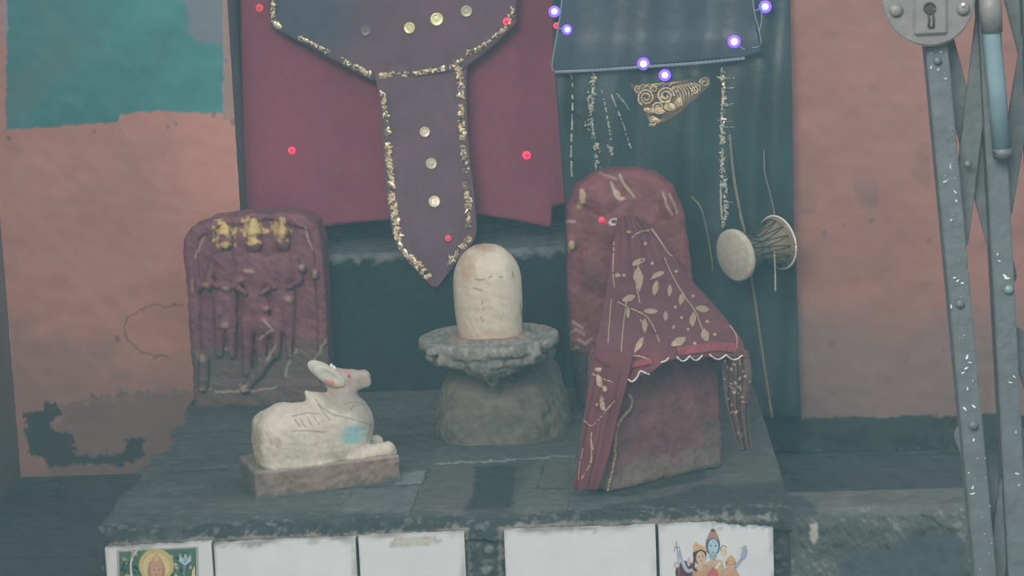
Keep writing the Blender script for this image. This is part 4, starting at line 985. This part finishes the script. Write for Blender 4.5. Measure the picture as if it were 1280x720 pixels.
# ================================================================== RIGHT STELE, BLOCK AND SHAWL
def right_side():
    Y0 = .70; s = 1/ppm(Y0)
    out = [(722, 486), (712, 440), (709, 380), (707, 300), (709, 262), (718, 238), (738, 222), (762, 215), (795, 213), (822, 220), (842, 236), (855, 262), (861, 300), (866, 360), (870, 430), (872, 486)]
    pts = [(P(x, y, Y0).x, P(x, y, Y0).z) for x, y in out]; pts[0] = (pts[0][0], TOP-.004); pts[-1] = (pts[-1][0], TOP-.004)
    Q = lambda x, y, d: (P(x, y, Y0).x, Y0+d*s, P(x, y, Y0).z)
    def f(A):
        d = smax(sd_poly2(A[:, 0], A[:, 2], pts), np.abs(A[:, 1]-(Y0+.05))-.045, .02)
        for (x, y, z, rx, rz, ry) in ((760, 280, 6, 30, 12, 34), (756, 252, 6, 22, 12, 18), (748, 330, 6, 26, 12, 36), (800, 300, 8, 30, 12, 60), (835, 256, 4, 9, 7, 16), (728, 245, 4, 7, 6, 12), (715, 305, 3, 6, 6, 8)):
            d = smin(d, sd_ell(A, Q(x, y, z), (rx*s, rz*s, ry*s)), 6*s)
        # soft incised arms, trunk fold
        d = smax(d, -sd_cone(A, Q(770, 262, -7), Q(764, 330, -7), 3*s, 3*s), 5*s)
        d = smin(d, sd_cone(A, Q(764, 284, -3), Q(766, 300, -3), 5*s, 3*s), 4*s)
        return d+.0018*wnoise(A, 18, 3, 171)+.0006*wnoise(A, 70, 2, 172)
    def col(A):
        px, py = pixn(A); n = wnoise(A, 14, 3, 173); n3 = wnoise(A, 60, 3, 174); cc = np.tile(c(.185, .052, .058), (len(A), 1))*(1+.14*n+.10*n3)[:, None]
        cc = mix(cc, c(.07, .065, .065), ss(0, .8, n)*(px < 760)*ss(300, 350, py)*.4)
        cc = mix(cc, c(.025, .035, .037), ss(425, 446, py+10*n)*.9)  # lower part darkened: dirt, and shade put into the colour
        def g(x, y, rx, ry, w=.8, colr=(.52, .38, .22)):
            nonlocal cc; cc = mix(cc, c(*colr), (1-ss(.7, 1.15, np.hypot((px-x)/rx, (py-y)/ry)+.3*n3))*w)
        g(728, 245, 4, 9); g(771, 242, 5, 6, .9); g(777, 248, 5, 2.5, .9); g(714, 307, 5, 7, .8); g(714, 277, 6, 2.5, .6, (.45, .38, .33)); g(753, 276, 5, 5, .9, (.62, .05, .05)); g(724, 256, 3, 5, .5)
        for pp, k in (([(764, 228), (768, 238), (772, 247)], .8), ([(774, 218), (780, 230), (788, 240), (793, 246)], .7), ([(829, 242), (833, 256), (840, 268)], .7), ([(836, 242), (843, 254), (846, 266)], .5), ([(750, 216), (760, 220), (770, 224)], .4),
                      ([(705, 420), (720, 412), (731, 418)], .4), ([(716, 402), (728, 410)], .5), ([(722, 424), (732, 430), (740, 424)], .5), ([(708, 438), (722, 434)], .4)):
            cc = mix(cc, c(.46, .38, .28), line_mask(px+n3, py+n3, pp, 1.6)*k)
        e = np.hypot((px-767.5)/6, (py-277)/4.2+(px-767.5)*.03); cc = mix(cc, c(.62, .62, .60), (1-ss(.12, .34, np.abs(e-.85)))*.95); cc = mix(cc, c(.05, .03, .03), (1-ss(.3, .55, e))*.9)
        return cc
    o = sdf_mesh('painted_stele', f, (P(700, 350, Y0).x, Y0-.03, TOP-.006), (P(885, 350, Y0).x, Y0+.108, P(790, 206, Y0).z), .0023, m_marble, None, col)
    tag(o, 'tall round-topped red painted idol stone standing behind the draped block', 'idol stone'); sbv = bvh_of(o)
    # front block
    a, b = G(760, 617), G(905, 584); e1 = np.array((b-a).normalized()); e3 = np.array((0, 0, 1.)); e2 = np.cross(e3, e1); w_ = (b-a).length/2; cen = np.array((a+b)/2)+e2*.040
    rot = np.stack([e1, e2, e3], 1); Hb = P(830, 440, a.y+.03).z-TOP
    def f2(A):
        q = (A-cen)@rot; t = np.clip(q[:, 2]/Hb, 0, 1)
        qx = np.abs(q[:, 0]-.016*t)-(w_-.014*t-.008); qy = np.abs(q[:, 1]-.004*t)-(.040*(1-.10*t)-.008); qz = np.abs(q[:, 2]-Hb/2)-(Hb/2-.008)
        Qm = np.stack([qx, qy, qz], 1); d = np.linalg.norm(np.maximum(Qm, 0), axis=1)+np.minimum(Qm.max(1), 0)-.008
        low = -smax(q[:, 2]-.030-.012*np.sin(q[:, 0]*40), q[:, 1]+.097, .006)  # ragged foot
        return d+.0022*wnoise(A, 14, 3, 181)+.0010*wnoise(A, 60, 2, 182)
    def col2(A):
        px, py = pixn(A); n = wnoise(A, 14, 3, 183); n3 = wnoise(A, 60, 3, 184); cc = np.tile(c(.150, .062, .065), (len(A), 1))*(1+.16*n+.12*n3)[:, None]
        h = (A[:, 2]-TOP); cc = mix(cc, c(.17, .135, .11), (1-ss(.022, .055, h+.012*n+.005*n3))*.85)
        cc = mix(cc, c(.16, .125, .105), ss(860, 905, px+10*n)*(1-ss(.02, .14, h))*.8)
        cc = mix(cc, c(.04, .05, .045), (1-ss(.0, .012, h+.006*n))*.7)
        cc = mix(cc, c(.26, .20, .12), poly_mask(px+3*n3, py+3*n3, [(752, 500), (776, 492), (772, 530), (760, 560), (758, 612), (745, 606), (742, 560)], 4)*.8)
        return cc
    cs = np.array([cen+rot@np.array((sx*(w_+.02), sy*.066, z)) for sx in (-1, 1) for sy in (-1, 1) for z in (-.006, Hb+.02)])
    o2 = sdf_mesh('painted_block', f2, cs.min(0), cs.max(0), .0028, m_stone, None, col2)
    tag(o2, 'dark red painted stone block with worn grey foot under the gold-leaf shawl', 'stone block'); kbv = bvh_of(o2)
    yf = a.y      # front depth of the block
    # shawl
    sh = empty('leaf_print_shawl', P(830, 430, yf-.02), 'maroon shawl printed with gold leaves, draped from tall idol over the red block', 'shawl')
    yb = Y0-.030
    Yt = yf-.014; Ytr = b.y-.018
    rows = [[(772, 272, yb), (790, 268, yb-.004), (804, 274, yb)], [(768, 296, yb-.01), (795, 292, yb-.03), (830, 300, yb+.0)], [(763, 330, yb-.06), (800, 328, yb-.09), (852, 336, yb-.04)],
            [(757, 370, yb-.20), (810, 370, yb-.22), (884, 372, yb-.16)], [(751, 402, yf+.18), (820, 402, yf+.17), (908, 400, yf+.20)],
            [(745, 430, yf+.05), (810, 428, yf+.04), (850, 424, yf+.05), (926, 424, Ytr+.06)],
            [(743, 446, Yt), (766, 462, Yt), (786, 478, Yt-.002), (800, 470, Yt-.002), (816, 464, Yt), (828, 454, Yt), (842, 449, Yt), (880, 447, (Yt+Ytr)/2), (922, 446, Ytr), (934, 447, Ytr)]]
    def fo(u, v, x, y): return -.0065*math.sin(u*17+v*2+.8*math.sin(v*5))*(.3+.7*v)-.002*math.sin(u*43+3*v)
    def shc(x, y, A): 
        n = wnoise(A, 12, 3, 191); return np.tile(c(.145, .040, .051), (len(A), 1))*(1+.16*n)[:, None]
    m1, v1 = patch('shawl_drape', rows, 120, 110, m_cloth, sh, fo, .0016, colf=shc)
    rows = [[(744, 440, Yt+.008), (792, 440, Yt+.006)], [(737, 480, Yt-.006), (783, 482, Yt-.010)], [(730, 520, Yt-.010), (772, 522, Yt-.010)], [(724, 565, Yt-.014), (762, 566, Yt-.012)], [(717, 612, Yt-.022), (748, 612, Yt-.014)]]
    m2, v2 = patch('left_fall', rows, 50, 90, m_cloth, sh, lambda u, v, x, y: (-.0028*math.sin(u*12+v*3)-.0012*math.sin(u*29+v))*min(1, .25+v*2), .0016, colf=shc)
    rows = [[(900, 440, Ytr+.0), (934, 438, Ytr+.02)], [(903, 470, Ytr), (940, 470, Ytr+.01)], [(908, 505, Ytr), (935, 505, Ytr+.01)], [(918, 540, Ytr), (937, 538, Ytr+.005)], [(926, 564, Ytr), (940, 562, Ytr)]]
    m3, v3 = patch('right_fall', rows, 40, 70, m_cloth, sh, lambda u, v, x, y: -.006*math.sin(u*16+v*4)-.002*math.sin(u*40+v*9), .0016, colf=lambda x, y, A: np.tile(c(.13, .075, .072), (len(A), 1))*(1+.3*wnoise(A, 30, 3, 192))[:, None])
    # red band and scalloped edge
    bm = bmesh.new(); stroke(bm, [(846, 440), (870, 437), (895, 434), (920, 436)], v1, 11, .002, n=30, jit=.15); stroke(bm, [(782, 462), (795, 456), (815, 452)], v1, 7, .002, n=20, jit=.15)
    bm_obj('red_hem_band', bm, mat('bright_red_trim', (.27, .06, .08), rough=.7, var=.5, scale=200), m1)
    def scallops(x0, y0, x1, y1, n, amp):
        o = []
        for k in range(n*8+1):
            t = k/(n*8); o.append((x0+(x1-x0)*t, y0+(y1-y0)*t+amp*abs(math.sin(t*n*math.pi))))
        return o
    bm = bmesh.new()
    def Yh(x): return (Yt if x < 842 else Yt+(Ytr-Yt)*min(1, (x-842)/80))-.007
    for pp in (scallops(846, 446, 878, 444, 2, 6), scallops(887, 443, 928, 444, 2, 6), [(785, 474), (790, 477), (796, 472), (800, 464), (804, 465), (812, 468)], [(826, 453), (832, 451), (836, 447)]):
        L = [(q[0], q[1]) for q in (smoothline(pp, 30) if len(pp) < 8 else pp)]
        tube('x', [P(x, y, Yh(x)) for x, y in L], .0013, None, bm=bm, seg=6)
    bm_obj('scalloped_edge', bm, m_white, m1, True)
    # gold leaves on stems
    bm = bmesh.new()
    stems = [[(814, 286), (824, 300), (836, 318), (846, 322)], [(828, 318), (840, 345), (856, 372), (868, 388), (876, 408), (881, 422)], [(772, 378), (788, 386), (808, 396), (818, 412), (824, 428)], [(800, 400), (806, 408)],
             [(768, 300), (766, 340), (768, 360)], [(764, 375), (762, 400), (760, 430)], [(800, 325), (795, 350), (800, 380)], [(812, 350), (822, 346), (830, 342)], [(768, 456), (786, 446), (800, 446), (812, 450)], [(912, 406), (920, 420), (921, 436)], [(790, 298), (800, 290), (812, 288)], [(784, 372), (780, 400), (776, 440)]]
    for pp in stems: stroke(bm, pp, v1, 1.7, .0012, n=26, jit=.5, gap=.04)
    leaves = [(798, 328, 9, 3.6, -.5), (822, 344, 9, 3.4, -.4), (819, 361, 4, 10, .2), (860, 354, 9, 4, .15), (852, 374, 3.6, 9, .2), (786, 374, 9, 4, -.3), (813, 390, 9, 3.6, 0), (806, 408, 3.4, 9, 0), (878, 387, 9, 4.4, .15), (866, 400, 3.8, 9.5, .1), (881, 420, 5, 8, -.2),
              (848, 428, 10, 5, -.5), (799, 432, 3.4, 11, .5), (800, 352, 4, 13, .1), (797, 344, 5, 9, .2), (837, 364, 3, 8, .1), (772, 345, 4, 3, 0), (832, 396, 3, 6, 0), (785, 392, 2.6, 7, 0), (848, 300, 2, 3, 0), (786, 290, 3, 2, .4)]
    for x, y, rx, ry, a_r in leaves:
        blob(bm, x, y, rx, ry, v1, a_r, .0015, 16, .10, 0, .001, True)
    for x, y in ((852, 398), (884, 403), (860, 413), (893, 419), (866, 371), (844, 385), (842, 410), (780, 345), (815, 330), (849, 317), (833, 300), (868, 430), (845, 340), (806, 305)): blob(bm, x, y, 2.2, 2.2, v1, 0, .0015, 10, .1, 0, .0012)
    bm_obj('gold_leaf_print', bm, m_leaf, m1)
    bm = bmesh.new()
    for pp in ([(738, 466), (750, 472), (766, 478)], [(728, 524), (740, 532), (752, 520), (768, 500)], [(739, 540), (740, 560), (738, 580), (726, 600)], [(752, 494), (755, 500)], [(722, 600), (724, 580), (728, 560)]): stroke(bm, pp, v2, 1.6, .0012, n=24, jit=.5, gap=.08)
    for x, y, rx, ry in ((749, 476, 3.5, 8), (753, 505, 2.6, 9), (746, 506, 2, 2), (740, 555, 2, 8), (748, 462, 4, 3), (756, 486, 3, 4)): blob(bm, x, y, rx, ry, v2, -.2, .0015, 12, .2, 0, .001)
    bm_obj('gold_leaf_print', bm, m_leaf, m2)
    bm = bmesh.new()
    for k in range(46): x, y = random.uniform(904, 938), random.uniform(450, 560); blob(bm, x, y, random.uniform(1, 2.6), random.uniform(1, 3.4), v3, random.random()*3, .0012, 7, .4, 0, .001)
    bm_obj('gold_leaf_print', bm, m_leaf, m3)
    # yellow fringe line on the left fall
    bm = bmesh.new()
    for pp in ([(784, 492), (789, 500), (785, 512), (776, 522), (770, 532), (768, 548), (767, 570), (764, 590), (760, 612)],):
        L = resample(pp, 60); hs = []
        for q in L:
            h = stick(q[0], q[1], kbv, .004) or stick(q[0], q[1], v2, .003)
            if h: hs.append(h[0])
        tube('x', hs, [.0014+.0012*abs(math.sin(i*1.1)) for i in range(len(hs))], None, bm=bm, seg=6)
    bm_obj('yellow_fringe', bm, mat('yellow_fringe', (.34, .26, .14), rough=.7, var=.5, scale=300), m2, True)
    redled(752, 275, 3.2, sbv, 'dim red spot of light beside the painted eye of the tall idol', m_bulbr2, m_bulbr2)
    return sbv, v1
right_side()

# ================================================================== GATE
def gate():
    YG = -1.95; s = 1/ppm(YG)
    gt = empty('folding_gate', P(1215, 400, YG), 'grey painted collapsible iron gate with lock plate at the right edge', 'gate')
    def edge(xa, ya, xb, yb, z):   # carry a straight line on to the height z
        A_, B_ = P(xa, ya, YG), P(xb, yb, YG); t = (z-A_.z)/(B_.z-A_.z); return A_+(B_-A_)*t
    def channel(line_l, width, name='upright_bar', zt=1.9, zb=FLOOR, m_=m_iron, dep=.016, y=0):
        lt = edge(*line_l, zt)+V3((0, y, 0)); lb = edge(*line_l, zb)+V3((0, y, 0)); w = V3((width*s, 0, 0)); bm = bmesh.new(); th = .003
        prof = [(0, 0), (1, 0), (1, dep), (1-th/(width*s), dep), (1-th/(width*s), th), (th/(width*s), th), (th/(width*s), dep), (0, dep)]
        T = [bm.verts.new(lt+w*u+V3((0, d_, 0))) for u, d_ in prof]; B = [bm.verts.new(lb+w*u+V3((0, d_, 0))) for u, d_ in prof]
        n = len(T); bm.faces.new(T); bm.faces.new(B[::-1])
        for i in range(n): bm.faces.new((T[i], B[i], B[(i+1) % n], T[(i+1) % n]))
        bmesh.ops.recalc_face_normals(bm, faces=bm.faces); bmesh.ops.bevel(bm, geom=list(bm.edges), offset=.0007, segments=2, affect='EDGES', clamp_overlap=True)
        return bm_obj(name, bm, m_, gt)
    b1 = channel((1157, 57, 1219, 720), 27); b2 = channel((1226, 60, 1261, 720), 26); b3 = channel((1279, 0, 1302, 720), 26)
    def strap(x0, y0, x1, y1, wpx, lay, name='lattice_strap', m_=m_iron, cap=True):
        a = np.array((x0, y0), float); b = np.array((x1, y1), float); t = b-a; L = np.linalg.norm(t); t /= L; n = np.array((-t[1], t[0]))*wpx/2; o = []
        for k in range(9): th = math.pi/2+math.pi*k/8; o.append(a+t*math.cos(th)*wpx/2+n*math.sin(th)) 
        for k in range(9): th = -math.pi/2+math.pi*k/8; o.append(b+t*math.cos(th)*wpx/2+n*math.sin(th))
        return prism(name, [tuple(q) for q in o], YG+lay*.0045+.0035, .003, m_, gt, .0006)
    # pairs of crossed straps between the uprights
    strap(1174, 30, 1258, 345, 27, 2); strap(1236, -10, 1199, 300, 25, 1)
    strap(1208, 545, 1286, 735, 30, 2); strap(1272, 545, 1240, 745, 24, 1)
    strap(1252, -60, 1302, 130, 24, 2); strap(1292, 30, 1254, 262, 25, 1)
    strap(1270, 420, 1310, 540, 22, 1)
    # bright round rod with worn collar and cup end
    bm = bmesh.new(); pts = [P(1234, 4, YG), P(1236, 30, YG), P(1244, 110, YG), P(1250, 190, YG)]
    tube('x', [p+V3((0, -.006, 0)) for p in pts], [11*s]*4, None, bm=bm, seg=24); bm_obj('sliding_rod', bm, m_ironb, gt, True)
    bm = bmesh.new(); tube('x', [P(1235, -8, YG)+V3((0, -.006, 0)), P(1236, 12, YG)+V3((0, -.006, 0)), P(1238, 40, YG)+V3((0, -.006, 0))], [12.5*s, 13.5*s, 12.5*s], None, bm=bm, seg=24); bm_obj('collar', bm, m_plate, gt, True)
    bm = bmesh.new(); tube('x', [P(1251, 184, YG)+V3((0, -.006, 0)), P(1251.5, 196, YG)+V3((0, -.006, 0))], [12.5*s, 11*s], None, bm=bm, seg=24); bm_obj('rod_end', bm, m_iron, gt, True)
    # lock plate
    cxp, cyp, R_ = 1161, 0, 58
    lp = prism('lock_plate', elp(cxp, cyp, R_, R_, 64), YG-.008, .004, m_plate, gt, .001)
    prism('lock_case', [(1143, -44), (1183, -46), (1184, 42), (1143, 44)], YG-.0105, .003, m_plate, lp, .0009)
    kh = YG-.0112
    bm = bmesh.new(); tube('x', [P(1162+6.4*math.cos(t), 10+6.4*math.sin(t), kh) for t in np.linspace(.2, 6.1, 26)], 1.5*s, None, bm=bm, seg=8)
    tube('x', [P(1160, 16, kh), P(1161.5, 24, kh), P(1160.5, 34, kh)], 1.3*s, None, bm=bm, seg=6); tube('x', [P(1166, 15, kh), P(1167, 24, kh), P(1167, 34, kh)], 1.3*s, None, bm=bm, seg=6); tube('x', [P(1160.5, 34, kh), P(1167, 34, kh)], 1.3*s, None, bm=bm, seg=6)
    bm_obj('keyhole_rim', bm, m_hole, lp, True)
    prism('keyhole', elp(1162, 10, 4, 4, 20), kh, .002, m_hole, lp, 0)
    bm = bmesh.new(); blob_pts = 0
    def rivet(x, y, r, m_=m_iron, par=gt, off=.001, Y=YG):
        bm = bmesh.new(); p = P(x, y, Y-off); S_ = r*s; lathe(bm, [(0, S_), (S_*.35, S_*.9), (S_*.6, S_*.55), (S_*.7, 0)], p, (0, -1, 0), 20); bm_obj('rivet', bm, m_, par, True)
    for x, y in ((1120, 13), (1204, 11)): rivet(x, y, 8.5, m_plate, lp, 0, YG-.008)
    rivet(1204, 6, 2.6, m_chip, lp, .0035, YG-.008)
    rivet(1172, 76, 5); rivet(1200, 380, 5.5); rivet(1217, 532, 6); rivet(1261, 362, 6, m_ironb); rivet(1210, 205, 5, m_iron, gt, -.002)
    # chipped paint flecks
    bm = bmesh.new(); r2 = random.Random(9)
    def fleck(x, y, r, Y=YG-.0006):
        an = r2.uniform(0, 3.14); ca, sa = math.cos(an), math.sin(an); o = []
        for t in np.linspace(0, 6.28, 11)[:-1]:
            u = r*1.5*math.cos(t)*r2.uniform(.5, 1.15); w = r*.55*math.sin(t)*r2.uniform(.4, 1.3); o.append(bm.verts.new(P(x+u*ca-w*sa, y+u*sa+w*ca, Y)))
        bm.faces.new(o)
    for x, y, r in ((1189, 383, 3), (1197, 351, 3.5), (1193, 347, 3), (1203, 354, 3), (1209, 446, 4), (1206, 511, 3.5), (1217, 508, 3.5), (1209, 486, 3), (1204, 466, 3), (1208, 460, 3.4), (1212, 453, 2.6), (1216, 609, 3.2), (1216, 617, 3.4), (1194, 240, 3), (1195, 251, 2.6), (1189, 275, 2.4), (1256, 345, 4.5), (1259, 348, 3.6), (1247, 318, 2.4), (1249, 326, 2.2), (1211, 591, 2.2), (1217, 550, 3), (1181, 227, 3), (1188, 209, 2.2), (1164, 84, 2.6), (1173, 87, 2.4), (1182, 98, 2.2), (1176, 65, 2), (1263, 478, 3), (1268, 471, 3), (1270, 540, 2), (1271, 592, 3), (1274, 606, 2.4)):
        fleck(x, y, r*.72)
    for k in range(60):
        t = r2.random(); y = 60+t*660; x = 1160+62*t+r2.uniform(2, 24); fleck(x, y, r2.uniform(.3, .9))
    bm_obj('paint_chips', bm, m_chip, gt)['kind'] = 'stuff'
gate()


# ================================================================== LIGHT AND AIR
import sys
W = bpy.data.worlds.new('world'); bpy.context.scene.world = W; W.use_nodes = True
W.node_tree.nodes['Background'].inputs['Color'].default_value = (.80, .92, 1.0, 1); W.node_tree.nodes['Background'].inputs['Strength'].default_value = .84
def area(name, loc, tgt, size, power, colr):
    d = bpy.data.lights.new(name, 'AREA'); d.shape = 'RECTANGLE'; d.size, d.size_y = size; d.energy = power; d.color = colr
    o = bpy.data.objects.new(name, d); C.objects.link(o); o.location = loc; o.rotation_euler = (V3(tgt)-V3(loc)).to_track_quat('-Z', 'Y').to_euler(); return o
area('daylight_through_doorway', (-1.0, -4.6, 3.0), (-.2, .6, .6), (2.4, 1.8), 190, (1, .97, .92))
# a thin even haze through the whole room, the camera stands in it
hz = bpy.data.meshes.new('haze'); bm = bmesh.new(); bmesh.ops.create_cube(bm, size=1, matrix=Matrix.Translation((0, -1.6, 1.2)) @ Matrix.Diagonal((5.2, 6.4, 3.0, 1))); bm.to_mesh(hz); bm.free()
m = bpy.data.materials.new('room_haze'); m.use_nodes = True; nt = m.node_tree; nt.nodes.remove(nt.nodes['Principled BSDF'])
vs_ = nt.nodes.new('ShaderNodeVolumeScatter'); vs_.inputs['Color'].default_value = (.48, .90, 1.0, 1); vs_.inputs['Density'].default_value = .027; vs_.inputs['Anisotropy'].default_value = .0
nt.links.new(vs_.outputs[0], nt.nodes['Material Output'].inputs['Volume'])
ho = link('haze', hz, m); tag(ho, 'thin blue-grey haze filling the room', 'haze', kind='stuff')
sc = bpy.context.scene
sc.view_settings.view_transform = 'Standard'; sc.view_settings.look = 'None'; sc.view_settings.exposure = 0; sc.view_settings.gamma = 1
sc.view_settings.use_curve_mapping = False
sc.cycles.volume_bounces = 1
